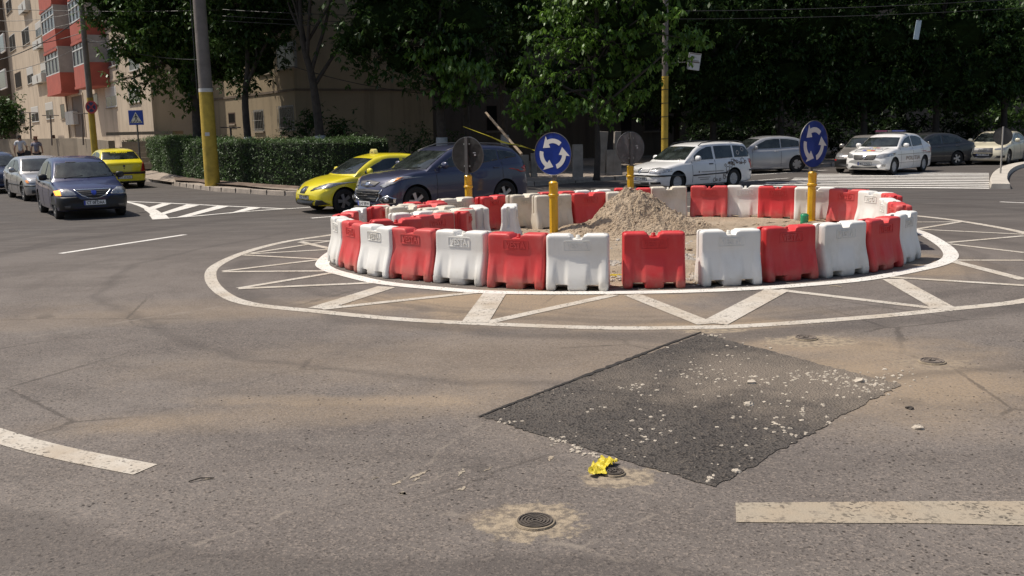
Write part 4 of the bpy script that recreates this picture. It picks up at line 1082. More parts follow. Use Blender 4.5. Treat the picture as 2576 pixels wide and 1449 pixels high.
c.panel(r,'lower_grille',0,[(-.40,.24),(.40,.24),(.42,.34),(-.42,.34)],M['black'],.010); c.both(r,'fog_recess',[(.47,.26),(.76,.27),(.76,.34),(.47,.34)],M['black'],.010)
c.plate(r,0,0,.43,'CT 14 BEB')
for sg in (1,-1):
    c.panel(r,'side_strip',90*sg,[(sg*(1.5-2.2),.46),(sg*(3.28-2.2),.49),(sg*(3.28-2.2),.53),(sg*(1.5-2.2),.50)],M['black'],.010)
    c.panel(r,'side_strip',90*sg,[(sg*(4.08-2.2),.52),(sg*(4.34-2.2),.52),(sg*(4.34-2.2),.57),(sg*(4.08-2.2),.57)],M['black'],.010)
    c.panel(r,'tail_light',180,[(sg*.66,.60),(sg*.81,.60),(sg*.81,.9),(sg*.70,.9)],M['red_lens'],.01)
    b=MB(); pts=[Vector((2.2-x,sg*.61,c.roofz(x)+(.05 if 2.05<x<4.0 else .0))) for x in (1.95,2.1,2.6,3.2,3.8,4.05)]; b.tube(pts,.014,6); b.build('roof_rail',M['black'],r,smooth=True)
M['stk']=mat('sticker_brown',(.17,.13,.105),.6); M['stk2']=mat('sticker_grey',(.34,.31,.28),.6)
b=MB(); random.seed(5)
def ringdec(x,z,rad,wd,mt):
    n=14; o=[(rad*math.cos(2*math.pi*k/n),rad*math.sin(2*math.pi*k/n)) for k in range(n)]
    vs=[];fs=[]
    for k in range(n):
        for rr in (1,1-wd/rad):
            p=c.cast(R(90),(x-2.2)+o[k][0]*rr,z+o[k][1]*rr,.008); vs.append(p or Vector((0,0,.5)))
    for k in range(n): j=(k+1)%n; fs.append((2*k,2*k+1,2*j+1,2*j))
    mt.add(vs,fs)
for (x,z,rd) in ((3.05,.62,.09),(3.15,.50,.11),(3.0,.42,.07),(3.2,.72,.07),(2.95,.74,.05),(3.3,.86,.07),(3.5,.83,.06),(3.78,.86,.09),(3.9,.82,.05),(2.9,.36,.06),(2.7,.30,.05),(3.1,.33,.06),(2.45,.30,.07),(3.25,.60,.05),(3.62,.80,.04),(2.55,.30,.04),(1.75,.58,.03)): ringdec(x,z,rd,.022,b)
for (x,z,a,l) in ((3.12,.80,.5,.16),(3.3,.76,.1,.2),(3.45,.84,-.3,.2),(3.7,.78,.6,.14),(2.86,.44,.9,.12),(3.0,.52,.4,.1),(3.85,.76,1.2,.08)):
    pts=[]
    for t in np.linspace(0,1,5): pts.append((x+math.cos(a)*l*(t-.5),z+math.sin(a)*l*(t-.5)+.03*math.sin(t*6)))
    vs=[]
    for i,(q,w2) in enumerate(pts):
        ww=.035*math.sin(math.pi*(i+.5)/5)
        vs+= [c.cast(R(90),q-2.2,w2+ww,.009) or Vector((0,0,.5)),c.cast(R(90),q-2.2,w2-ww,.009) or Vector((0,0,.5))]
    b.add(vs,[(2*i,2*i+1,2*i+3,2*i+2) for i in range(4)])
so_=b.build('swirl_sticker',M['stk'],r,fix=False); so_['kind']='stuff'
b=MB()
for (x,z) in ((3.62,1.12),(3.86,1.22)):
    b=MB(); ringdec(x,z,.075,.03,b); b.build('window_sticker',M['stk2'],r,fix=False)
for z,wd,tx in ((.59,1.0,'SERVICII COMPLETE'),(.39,.5,'0241 506 507'),(.31,.45,'CONSTANTA')): pass
b=MB(); 
for x0,x1,z in ((1.85,2.85,.575),(1.7,2.25,.40),(1.8,2.2,.34)):
    vs=[c.cast(R(90),x-2.2,zz,.008) for x in (x0,x1) for zz in (z-.012,z+.012)]; b.add(vs,[(0,1,3,2)])
b.build('side_sticker',M['stk2'],r,fix=False)
# --- pale two-door hatchback in the shade
HAT=dict(L=4.2,W=1.76,wb=2.58,fo=.88,wr=.325,clear=.15,deck=[(0,.55),(.06,.68),(.3,.78),(.8,.88),(1.2,.94),(1.6,.96),(2.6,.98),(3.4,1.02),(4.0,1.02),(4.2,.95)],
    roof=[(1.0,.90),(1.4,1.14),(1.8,1.34),(2.0,1.41),(2.5,1.47),(3.0,1.465),(3.5,1.40),(3.85,1.26),(4.12,1.02)],win=[(1.6,2.72),(2.76,3.55)],ws=(1.12,1.9),rs=(4.03,3.68),seams=[1.5,2.74],handles=[2.55],mirror=1.6,tumble=.34)
c,r=place(dict(HAT,rimstyle='golf'),C['greywhite'],'RL',2005,433,(-.985,-.17),'pale grey two-door hatchback in the shade behind the right blue sign')
c.both(r,'headlight',[(.42,.62),(.8,.62),(.82,.74),(.46,.72)],M['lens']); c.both(r,'tail_light',[(.6,.75),(.82,.75),(.82,.95),(.62,.93)],M['red_lens'],phi=180)
# --- old silver hatchback, mostly hidden
OLD=dict(HAT,L=3.9,wb=2.45,fo=.75,deck=[(0,.6),(.06,.7),(.3,.78),(.7,.88),(1.0,.95),(3.7,1.0),(3.9,.95)],roof=[(.85,.90),(1.3,1.18),(1.6,1.36),(1.9,1.44),(3.2,1.42),(3.6,1.3),(3.85,1.0)],win=[(1.4,2.4),(2.5,3.3)],ws=(.98,1.6),rs=(3.75,3.5),seams=[1.3,2.45],handles=[2.3],mirror=1.4)
c,r=place(dict(OLD,rimstyle='cover'),C['oldsilver'],'FR',2108,434,(-.62,-.78),'old silver hatchback with black bumper partly hidden by the police car')
c.panel(r,'bumper',0,[(-.86,.26),(.86,.26),(.86,.58),(-.86,.58)],M['dark'],.008); c.both(r,'headlight',[(.40,.62),(.78,.62),(.80,.78),(.5,.78)],M['lens']); c.plate(r,0,0,.45,'CT 46')
c.both(r,'indicator',[(.70,.50),(.83,.50),(.83,.55),(.70,.55)],M['red_lens'],.012)
# --- police sedan
POL=dict(SEDAN_A,L=4.35,fo=.82,wr=.315,clear=.18,deck=[(0,.62),(.06,.76),(.25,.85),(.7,.94),(1.05,.99),(1.5,1.0),(2.4,1.0),(3.2,1.03),(3.7,1.08),(4.2,1.10),(4.35,1.02)],
    roof=[(.98,.97),(1.3,1.16),(1.65,1.355),(1.9,1.45),(2.2,1.50),(2.6,1.52),(3.0,1.50),(3.3,1.44),(3.6,1.29),(3.9,1.13),(4.05,1.07)],win=[(1.5,2.36),(2.45,3.30)],rs=(3.85,3.38),mm=C['white'],hm=C['white'],fc=.22,rakef=.24)
c,r=place(dict(POL,rimstyle='cover'),C['white'],'FL',2249,440,(-.72,-.69),'white police sedan with a roof light bar and a striped bonnet panel','police car',name='police_car')
c.both(r,'headlight',[(.44,.66),(.60,.64),(.84,.70),(.86,.82),(.66,.81),(.46,.76)],M['lens'],.011)
c.panel(r,'grille',0,[(-.42,.62),(-.36,.58),(.36,.58),(.42,.62),(.44,.76),(-.44,.76)],M['black'],.009)
for z in (.635,.70,.745): c.panel(r,'grille_bar',0,[(-.42,z),(.42,z),(.42,z+.012),(-.42,z+.012)],M['galv'],.014)
c.panel(r,'badge',0,[(-.07,.74),(.07,.74),(.05,.64),(0,.60),(-.05,.64)],M['chrome'],.02)
c.panel(r,'lower_grille',0,[(-.55,.27),(.55,.27),(.46,.37),(-.46,.37)],M['black'],.010); c.both(r,'fog_lamp',[(.66,.33),(.76,.33),(.78,.42),(.66,.42)],M['lens'],.010)
c.plate(r,0,0,.44,'MAI 37602')
XL=4.35/2
for k,cc in enumerate(((.55,.02,.02),(.75,.5,.03),(.03,.05,.4))):
    y0=-.24+.16*k; c.panel(r,'tricolour_band','top',[(XL-.50,-y0),(XL-.50,-y0-.155),(XL-.38,-y0-.155),(XL-.38,-y0)],mat('band',cc,.4),.008)
    c.panel(r,'tricolour_band','top',[(XL-.95,-y0*.9),(XL-.95,-y0*.9-.14),(XL-.89,-y0*.9-.14),(XL-.89,-y0*.9)],mat('band',cc,.4),.008)
c.text(r,'bonnet_lettering','top','POLITIA',XL-.70,0,.9,.16,mat('police_blue',(.05,.06,.12),.5),.010)
for a_,b_ in (((XL-.32,.52),(XL-.345,-.52)),): c.panel(r,'panel_outline','top',[(XL-.32,.5),(XL-.34,.5),(XL-.34,-.5),(XL-.32,-.5)],M['black'],.006)
c.panel(r,'panel_outline','top',[(XL-1.0,.5),(XL-1.015,.5),(XL-1.015,-.5),(XL-1.0,-.5)],M['black'],.006)
for sg in (1,-1):
    c.panel(r,'panel_outline','top',[(XL-.33,sg*.5),(XL-.33,sg*.515),(XL-1.01,sg*.515),(XL-1.01,sg*.5)],M['black'],.006)
    for z,dz in ((.74,.02),(.44,.012)): c.panel(r,'side_line',90*sg,[(sg*(1.0-XL),z),(sg*(4.1-XL),z),(sg*(4.1-XL),z+dz),(sg*(1.0-XL),z+dz)],M['stk2'],.006)
    c.text(r,'side_lettering',90*sg,'POLITIA',sg*(2.35-XL),.60,1.25,.15,mat('police_tan',(.36,.27,.2),.5),.010)
    c.panel(r,'tail_light',180,[(sg*.58,.78),(sg*.85,.76),(sg*.85,.97),(sg*.62,.96)],M['red_lens'],.01)
z=c.roofz(2.3)+.03; e=empty('light_bar',(XL-2.2,0,z)); e.parent=r
b=MB(); b.box((0,0,.025),(.22,1.15,.03)); b.build('bar_base',M['black'],e,bevel=.008)
for y,cc,nm in ((-.33,(.12,.02,.06),'beacon_lens'),(.33,(.03,.04,.16),'beacon_lens')): b=MB(); b.box((0,y,.075),(.2,.48,.07)); b.build(nm,mat('beacon',cc,.15,coat=1),e,bevel=.02)
b=MB(); b.box((0,0,.07),(.18,.16,.06)); b.build('speaker_box',M['galv'],e,bevel=.01)
# --- dark sedan in the shade, pale saloon at the right edge
c,r=place(dict(OCT,rimstyle='five'),C['darkgrey'],'FL',2285,421,(-.96,-.27),'dark grey sedan parked in deep shade behind the police car')
AUD=dict(L=4.46,W=1.80,wb=2.63,fo=.88,wr=.325,clear=.15,deck=[(0,.56),(.06,.70),(.3,.80),(.8,.89),(1.2,.95),(1.6,.96),(3.2,.99),(3.8,1.03),(4.3,1.03),(4.46,.96)],
    roof=[(1.05,.92),(1.5,1.14),(1.9,1.32),(2.1,1.375),(2.5,1.42),(3.0,1.41),(3.4,1.34),(3.8,1.17),(4.1,1.04)],win=[(1.7,2.55),(2.63,3.5)],ws=(1.18,1.98),rs=(4.0,3.45),seams=[1.55,2.6,3.4],handles=[2.4,3.3],mirror=1.68,tumble=.38,fc=.22,rakef=.24)
c,r=place(dict(AUD,rimstyle='five'),C['cream'],'FL',2537,414,(-.66,-.75),'cream saloon with a large dark grille at the right edge')
c.both(r,'headlight',[(.46,.66),(.84,.66),(.86,.76),(.60,.74),(.46,.71)],M['lens']); c.panel(r,'grille',0,[(-.30,.30),(.30,.30),(.42,.44),(.38,.74),(-.38,.74),(-.42,.44)],mat('grille_dark',(.05,.05,.055),.4),.010)
c.both(r,'fog_recess',[(.48,.30),(.84,.32),(.84,.42),(.56,.42)],M['black'],.01); c.plate(r,0,0,.47,'CT 18')
for k in range(4):
    b=[(-.135+.09*k+.055*math.cos(a),.64+.055*math.sin(a)) for a in np.linspace(0,5.7,12)]; bi=[(-.135+.09*k+.042*math.cos(a),.64+.042*math.sin(a)) for a in np.linspace(0,5.7,12)]
    c.panel(r,'badge_ring',0,b+[b[0],bi[0]]+bi[:0:-1] if False else b,M['chrome'],.014)
    c.panel(r,'badge_ring',0,bi,M['black'],.017)
b=MB(); 
# --- dark car at the very left edge, only its mirror and a wheel in view
c,r=place(dict(SEDAN_A,rimstyle='five'),C['darkblue'],'FR',-50,488,(.62,-.785),'dark car at the left picture edge, only its side in view')

# ------------------------------------------------------------------ pavement and kerbs
M['pave']=mat('pavement_concrete',(.30,.25,.205),.95,var=.25,vscale=1.5,bump=.4,bscale=20)
M['kerb']=mat('kerb_stone',(.36,.31,.26),.9,var=.3,vscale=4,bump=.3,bscale=25)
M['soil']=mat('bare_soil',(.14,.10,.075),.95,var=.4,vscale=3,bump=.7,bscale=14)
K=[Vector((-75,82,0)),Vector((-29,53,0)),G(372,457),G(439,467),G(527,480),G(615,486.5),G(738,493),G(860,491),G(1000,483),G(1340,468),G(1490,457),G(1700,444),G(1885,431),G(2100,418),G(2330,407),G(2576,398),G(2900,388)]
def Gz(px,py,z): return G(px,py,z)
B_=[Vector((-75,100,1.0)),Vector((-30,63,.9)),Gz(378,427,.35),Gz(439,441,.3),Gz(515,453,.25),Gz(615,463,.2),Gz(755,472,.16),Gz(880,474,.15),Gz(1010,466,.14),Gz(1345,455,.14),Gz(1490,446,.14),Gz(1700,434,.14),Gz(1885,422,.14),Gz(2100,410,.14),Gz(2330,400,.14),Gz(2576,392,.14),Gz(2900,383,.14)]
b=MB(); n=len(K); vs=[]
for k,q in zip(K,B_):
    kk=Vector((k.x,k.y,.13)); dr=(Vector((q.x,q.y,0))-Vector((k.x,k.y,0))).normalized(); far=Vector((q.x,q.y,q.z))+Vector((dr.x*.3,1,0)).normalized()*70
    vs+=[kk,Vector((q.x,q.y,q.z)),Vector((far.x,far.y,q.z+.1))]
fs=[]
for i in range(n-1):
    for j in (0,1): fs.append((3*i+j,3*(i+1)+j,3*(i+1)+j+1,3*i+j+1))
b.add(vs,fs); tag(b.build('pavement',M['pave']),kind='structure')
b=MB(); kp=catmull(K,5); 
vs=[];fs=[]
for i,p in enumerate(kp):
    t=(V2(kp[min(i+1,len(kp)-1)])-V2(kp[max(0,i-1)])).normalized(); nn=Vector((-t.y,t.x)); 
    for off,z in ((-.02,0),(-.0,.145),(.015,.155),(.16,.155),(.16,.0)): vs.append((p.x+nn.x*off,p.y+nn.y*off,z))
for i in range(len(kp)-1):
    for j in range(4): fs.append((5*i+j,5*(i+1)+j,5*(i+1)+j+1,5*i+j+1))
b.add(vs,fs); o=b.build('kerb',M['kerb']); tag(o,kind='structure')
b=MB(); acc=0
for i in range(len(kp)-1):
    seg=(kp[i+1]-kp[i]); L_=seg.length; t=seg.normalized(); d=0
    while acc+1.0<L_ and abs(kp[i].x)<22:
        acc+=1.0; p=kp[i]+t*acc; nn=Vector((-t.y,t.x,0)); b.box(p+nn*.055+Vector((0,0,.08)),(.02,.17,.158),math.atan2(t.y,t.x))
    acc-=L_
    if acc<-1: acc=0
if b.v: tag(b.build('kerb_joints',mat('joint_dark',(.06,.05,.045),.95)),kind='structure')
# soil strip under the hedge
b=MB(); vs=[];hl=[(439,457),(500,461),(527,466.5),(570,468),(650,474),(755,480),(880,480)]
hl2=[(439,440),(500,450),(527,455),(570,459),(650,465),(755,472),(880,473)]
for (p,q) in zip(hl,hl2): a=Gz(*p,.17); c_=Gz(*q,.25); vs+=[(a.x,a.y,.235),(c_.x,c_.y,.30)]
b.add(vs,[(2*i,2*i+2,2*i+3,2*i+1) for i in range(len(hl)-1)]); tag(b.build('soil_strip',M['soil']),kind='structure')
# kerbed island at the right edge
outer=[G(2492,475),G(2489,458),G(2502,438),G(2529,424),G(2576,415),G(2680,405)]
o2=catmull(outer,5); b=MB(); vs=[];fs=[]
for i,p in enumerate(o2):
    t=(V2(o2[min(i+1,len(o2)-1)])-V2(o2[max(0,i-1)])).normalized(); nn=Vector((t.y,-t.x))
    for off,z in ((0,0),(.02,.13),(.05,.15),(.50,.15),(.52,0.0)): vs.append((p.x+nn.x*off,p.y+nn.y*off,z))
for i in range(len(o2)-1):
    for j in range(4): fs.append((5*i+j,5*(i+1)+j,5*(i+1)+j+1,5*i+j+1))
fs.append((0,1,2,3,4)); b.add(vs,fs); tag(b.build('island_kerb',mat('pale_kerb',(.50,.46,.40),.9,var=.2,vscale=3)),kind='structure')

# ------------------------------------------------------------------ foliage
def leafmat(name,c,tr=.35,var=.5,gl=.045):
    gk=gl
    m=bpy.data.materials.new(name); m.use_nodes=True; t=m.node_tree; t.nodes.remove(t.nodes['Principled BSDF']); out=t.nodes['Material Output']
    g=t.nodes.new('ShaderNodeNewGeometry'); ns=t.nodes.new('ShaderNodeTexNoise'); ns.inputs['Scale'].default_value=3.1; ns.inputs['Detail'].default_value=5
    t.links.new(g.outputs['Position'],ns.inputs['Vector']); rp=t.nodes.new('ShaderNodeValToRGB'); t.links.new(ns.outputs[0],rp.inputs[0])
    rp.color_ramp.elements[0].position=.35; rp.color_ramp.elements[1].position=.68
    rp.color_ramp.elements[0].color=(*[x*(1-var) for x in c],1); rp.color_ramp.elements[1].color=(*[x*(1+var) for x in c],1)
    d=t.nodes.new('ShaderNodeBsdfDiffuse'); tl=t.nodes.new('ShaderNodeBsdfTranslucent'); gl=t.nodes.new('ShaderNodeBsdfGlossy'); gl.inputs['Roughness'].default_value=.42
    m1=t.nodes.new('ShaderNodeMixShader'); m1.inputs[0].default_value=tr; m2=t.nodes.new('ShaderNodeMixShader'); m2.inputs[0].default_value=gk
    for x in (d,tl): t.links.new(rp.outputs[0],x.inputs[0])
    t.links.new(d.outputs[0],m1.inputs[1]); t.links.new(tl.outputs[0],m1.inputs[2]); t.links.new(m1.outputs[0],m2.inputs[1]); t.links.new(gl.outputs[0],m2.inputs[2]); gl.inputs[0].default_value=(.7,.75,.7,1)
    t.links.new(m2.outputs[0],out.inputs[0]); return m
M['leafd']=leafmat('leaf_dark',(.034,.068,.016),.3,gl=.03); M['leafm']=leafmat('leaf_mid',(.062,.120,.026),.4); M['leafb']=leafmat('leaf_bright',(.115,.215,.030),.45)
M['leafs']=leafmat('leaf_painted_shade',(.013,.026,.008),.2,gl=.015); M['leafh']=leafmat('hedge_leaf',(.062,.112,.034),.3)  # leafs: darker leaf copy with the far shrubs' shade painted in
M['lightblock']=mat('light_blocker',(.016,.028,.008),1.0,spec=.05,var=.5,vscale=6,bump=1,bscale=5)  # dark colour of the light-blocking hulls added inside the crowns
M['bark']=mat('bark',(.055,.045,.037),.95,var=.4,vscale=6,bump=.8,bscale=14)
M['lime']=mat('lime_wash',(.42,.42,.41),.9,var=.25,vscale=6)
def leaves(points,size,mt,name,parent,palm=5,droop=.5,seed=1):
    """palmate clusters of long leaflets around each point"""
    r=np.random.default_rng(seed); pts=np.asarray(points); n=len(pts)
    V=np.zeros((n,palm,4,3)); 
    a0=r.uniform(0,2*np.pi,(n,1)); ang=a0+np.arange(palm)[None,:]*(2*np.pi/palm)+r.normal(0,.25,(n,palm))
    L_=size*r.uniform(.6,1.3,(n,1))*r.uniform(.75,1.2,(n,palm)); dr=droop+r.normal(0,.3,(n,palm))
    tilt=r.normal(0,.45,(n,1,2))
    dx=np.cos(ang)*np.cos(dr); dy=np.sin(ang)*np.cos(dr); dz=-np.sin(dr)+dx*tilt[:,:,0]+dy*tilt[:,:,1]
    D=np.stack([dx,dy,dz],-1); S_=np.stack([-np.sin(ang),np.cos(ang),r.normal(0,.35,(n,palm))],-1)
    w_=(L_*.24)[...,None]; P0=pts[:,None,:]
    V[:,:,0]=P0; V[:,:,1]=P0+D*(L_[...,None]*.6)+S_*w_; V[:,:,2]=P0+D*L_[...,None]+np.array([0,0,-.12*size]); V[:,:,3]=P0+D*(L_[...,None]*.6)-S_*w_
    Vf=V.reshape(-1,3); nf=n*palm
    me=bpy.data.meshes.new(name); me.vertices.add(len(Vf)); me.vertices.foreach_set('co',Vf.ravel()); me.loops.add(nf*4); me.loops.foreach_set('vertex_index',np.arange(nf*4))
    me.polygons.add(nf); me.polygons.foreach_set('loop_start',np.arange(0,nf*4,4)); me.polygons.foreach_set('loop_total',np.full(nf,4)); me.update(); me.validate()
    me.materials.append(mt); o=bpy.data.objects.new(name,me); COL.objects.link(o); o.parent=parent; return o
def blob_points(blobs,dens,r):
    out=[]
    for (c,rad) in blobs:
        sub=int(dens*rad[0]*rad[2]*6)
        # twigs inside the blob, leaves round each twig: gives gaps and lumps
        nt_=max(6,int(sub/9)); d=r.normal(0,1,(nt_,3)); d/=np.linalg.norm(d,axis=1)[:,None]; q=r.uniform(.25,1,(nt_,1))**.45
        tw=np.array(c)+d*q*np.array(rad)
        for t in tw:
            k=r.integers(5,14); out.append(t+r.normal(0,1,(k,3))*np.array([.30,.30,.17]))
    return np.concatenate(out)
def tree(px,py_base,Y,label,blobs,mt,trunk=.16,zb=.15,dens=16,size=.19,lime=True,name='street_tree',lean=0,cat='tree',group='street trees',droop=.5,seed=1,path=None,limbs=True,lh=1.6,core=.52):
    """blobs: (picture x, picture y, depth offset, radius in metres x, z)"""
    base=P(px,py_base,Y); base.z=zb; root=empty(name,base,0,label,cat,group); r=np.random.default_rng(seed)
    bl=[]
    for (bx,by,dy,rx,rz) in blobs:
        c=P(bx,by,Y+dy)-base; bl.append((tuple(c),(rx,rx*.9,rz)))
    top=max(c[0][2] for c in bl)
    b=MB()
    if path: pts=[P(x,y,Y)-base for x,y in path]; pts[0].z=0
    else:
        tc=Vector((np.mean([c[0][0] for c in bl]),np.mean([c[0][1] for c in bl]),top)); pts=[Vector((0,0,0)),Vector((tc.x*.06+.05,0,top*.2)),Vector((tc.x*.15-.08,0,top*.45)),Vector((tc.x*.5,tc.y*.4,top*.75)),tc]
    pts=catmull(pts,5); nrad=[trunk*(1.25 if i==0 else 1)*(1-.72*i/(len(pts)-1)) for i in range(len(pts))]
    b.tube(pts,nrad,12)
    if limbs:
        for i,(c,rad) in enumerate(bl):
            k=int(len(pts)*(.35+.4*r.random())); s=pts[k]; e=Vector(c)
            if (e-s).length<.5: continue
            mid=s.lerp(e,.5)+Vector((r.normal(0,.2),r.normal(0,.2),.25)); lp=catmull([s,mid,e],5)
            b.tube(lp,[nrad[k]*.55*(1-.75*j/(len(lp)-1))+.008 for j in range(len(lp))],7)
    b.build('trunk',M['bark'],root,smooth=True)
    if lime:
        tl=[p for p in pts if p.z<1.35]; tl=tl+[pts[len(tl)]] if len(tl)<2 else tl
        e0=pts[0]; e1=None
        for i in range(len(pts)-1):
            if pts[i].z<=lh<pts[i+1].z: f=(lh-pts[i].z)/(pts[i+1].z-pts[i].z); e1=pts[i].lerp(pts[i+1],f)
        if e1: b=MB(); b.tube([e0,e0.lerp(e1,.5),e1],[trunk*1.27,trunk*1.1,trunk*1.06],12); b.build('lime_wash',M['lime'],root,smooth=True)
    if core and name!='bush':  # solid dark hulls added inside the crown to block sunlight
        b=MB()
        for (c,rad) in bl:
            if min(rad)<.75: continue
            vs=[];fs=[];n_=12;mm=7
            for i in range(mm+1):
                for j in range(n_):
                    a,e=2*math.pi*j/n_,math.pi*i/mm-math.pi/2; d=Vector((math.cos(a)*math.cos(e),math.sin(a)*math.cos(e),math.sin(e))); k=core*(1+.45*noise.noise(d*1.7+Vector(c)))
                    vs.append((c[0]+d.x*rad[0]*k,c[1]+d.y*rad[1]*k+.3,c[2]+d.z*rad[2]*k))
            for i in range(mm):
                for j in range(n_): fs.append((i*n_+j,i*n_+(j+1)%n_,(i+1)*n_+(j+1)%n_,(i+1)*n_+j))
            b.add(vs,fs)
        if b.v: b.build('crown_light_blocker',M['lightblock'],root)
    leaves(blob_points(bl,dens,r),size,mt,'crown',root,5,droop,seed)
    return root
# hedge
def hedge(name,label,line,wd,hts,mt,seed,dens=260,size=.055):
    """line of front foot points"""
    r=np.random.default_rng(seed); o0=line[0]; root=empty(name,o0,0,label,'hedge'); pts=catmull([p-o0 for p in line],6); nh=len(pts); H=[hts[0]+(hts[1]-hts[0])*i/(nh-1) for i in range(nh)]
    vs=[];fs=[];P_=[]
    for i,p in enumerate(pts):
        t=(pts[min(i+1,nh-1)]-pts[max(0,i-1)]).normalized(); nn=Vector((-t.y,t.x,0)); w2=.09
        for off,z in ((w2,0),(w2,H[i]-.1),(wd-w2,H[i]-.1),(wd-w2,0)): vs.append(p+nn*off+Vector((0,0,z)))
    for i in range(nh-1):
        for j in range(3): fs.append((4*i+j,4*i+4+j,4*i+5+j,4*i+1+j))
    fs+=[(0,1,2,3),(4*nh-1,4*nh-2,4*nh-3,4*nh-4)]
    b=MB(); b.add(vs,fs); b.build('dark_core',mat('hedge_core',(.012,.018,.008),1.0),root)  # plain near-black box filling the hedge behind its leaves
    for i in range(nh-1):
        p,q=pts[i],pts[i+1]; L_=(q-p).length; t=(q-p).normalized(); nn=Vector((-t.y,t.x,0)); h=H[i]
        n1=int(L_*h*dens); u=r.random(n1); z=r.random(n1)*h; bul=.10*np.array([noise.noise(Vector((p.x+u_*L_,zz*1.5,p.y*.3))*2.2) for u_,zz in zip(u,z)])
        base=np.array(p)[None]+np.array(t)[None]*(u*L_)[:,None]+np.array(nn)[None]*(r.normal(.03,.035,n1)-bul)[:,None]; base[:,2]=p.z+z; P_.append(base)
        n2=int(L_*wd*dens*.8); u=r.random(n2); v=r.random(n2)*wd
        base=np.array(p)[None]+np.array(t)[None]*(u*L_)[:,None]+np.array(nn)[None]*v[:,None]; base[:,2]=p.z+h+r.normal(0,.05,n2)+np.array([.12*noise.noise(Vector((p.x+a_*L_,p.y+b_,1))*1.3) for a_,b_ in zip(u,v)])+(r.random(n2)<.02)*r.uniform(.05,.2,n2); P_.append(base)
        n3=int(L_*h*dens*.3); u=r.random(n3); base=np.array(p)[None]+np.array(t)[None]*(u*L_)[:,None]+np.array(nn)[None]*wd; base[:,2]=p.z+r.random(n3)*h; P_.append(base)
    leaves(np.concatenate(P_),size,mt,'foliage',root,4,.2,seed); return root
hedge('hedge','long clipped green hedge along the pavement behind the big yellow-based pole',[Gz(372,426,.36),Gz(439,440,.31),Gz(515,453,.26),Gz(615,463,.2),Gz(755,472,.16),Gz(880,474,.15),Gz(985,468,.15)],1.5,(1.55,1.62),M['leafh'],3)
hedge('hedge','short light green hedge by the steps below the pedestrian crossing sign',[Gz(312,414,.55),Gz(440,416,.45)],1.3,(1.25,1.15),M['leafh'],4)

# ------------------------------------------------------------------ apartment blocks
def wallmat(name,c,dirt,sc=1):
    g=NG(name)
    n=g.noise(.5,6,.65); st=g.noise(1.0,6,.65,vec=g.mp(sc=(1.6,1.6,.16)))
    base=g.mix(g.math('MULTIPLY',g.ramp(n,.35,.75),.5),c,dirt)
    base=g.mix(g.math('MULTIPLY',g.ramp(st,.46,.68),.6),base,tuple(x*.55 for x in c)); pp=g.noise(1.3,3,.4,vec=g.mp(sc=(.35,.35,.5))); base=g.mix(g.math('MULTIPLY',g.ramp(pp,.60,.63),.25),base,tuple(min(1,x*1.15) for x in c))
    return g.fin(base,.9,bump=g.noise(9,5),bs=.25,bd=.02)
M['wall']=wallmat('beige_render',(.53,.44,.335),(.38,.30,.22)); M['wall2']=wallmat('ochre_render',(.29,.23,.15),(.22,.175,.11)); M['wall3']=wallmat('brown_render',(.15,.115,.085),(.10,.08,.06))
M['redp']=mat('red_render',(.40,.095,.065),.85,var=.18,vscale=1.5); M['wframe']=mat('window_white',(.62,.62,.60),.5); M['wpane']=mat('window_pane',(.07,.075,.075),.12,spec=.6,var=.5,vscale=.8)
M['wframe2']=mat('window_dark_white',(.22,.21,.19),.6); M['wpane2']=mat('window_pane_dark',(.012,.012,.012),.25,spec=.2)  # darker copies of frame and pane for blocks B and C
M['reveal']=mat('window_reveal',(.16,.13,.11),.8); M['shutter']=mat('roller_shutter',(.50,.48,.44),.6)
M['conc']=wallmat('stained_concrete',(.30,.25,.19),(.20,.17,.13)); M['door']=mat('old_door',(.10,.065,.045),.6); M['acw']=mat('ac_white',(.55,.54,.5),.5)
C0=P(385,300,52); C0.z=0; C1=P(745,300,42.5); C1.z=0
fv=Vector((-.545,.839,0)).normalized(); fu=Vector((.839,.545,0)).normalized(); fn=-fu
class Plane:
    def __init__(s,o,t,n): s.o,s.t,s.n=o,t,n
    def hit(s,px,py,off=0):
        d=ray(px,py); O=Vector((0,0,HC)); oo=s.o+s.n*off; k=(oo-O).dot(s.n)/d.dot(s.n); p=O+d*k; return (p-s.o).dot(s.t),p.z
    def pt(s,a,z,off=0): return s.o+s.t*a+s.n*off+Vector((0,0,z))
    def rect(s,x0,y0,x1,y1,off=0):
        xm,ym=(x0+x1)/2,(y0+y1)/2; a0,_=s.hit(x0,ym,off); a1,_=s.hit(x1,ym,off); _,z1=s.hit(xm,y0,off); _,z0=s.hit(xm,y1,off); return min(a0,a1),z0,max(a0,a1),z1
    def box(s,mb,a0,z0,a1,z1,o0,o1):
        ps=[s.pt(a,z,o) for o in (o0,o1) for a,z in ((a0,z0),(a1,z0),(a1,z1),(a0,z1))]
        mb.add(ps,[(0,1,2,3),(7,6,5,4),(0,4,5,1),(1,5,6,2),(2,6,7,3),(3,7,4,0)])
PA=Plane(C0,fv,fn); PB=Plane(C1,fv,fn)
def local(root,mb,name,m,parent=None,**k):
    o=root.matrix_world if False else None
    base=Vector(root['_b']); mb.v=[tuple(Vector(v)-base) for v in mb.v]
    return mb.build(name,m,parent or root,**k)
def building(name,base,label):
    r=empty(name,base,0,label,'apartment block'); r['_b']=list(base); return r
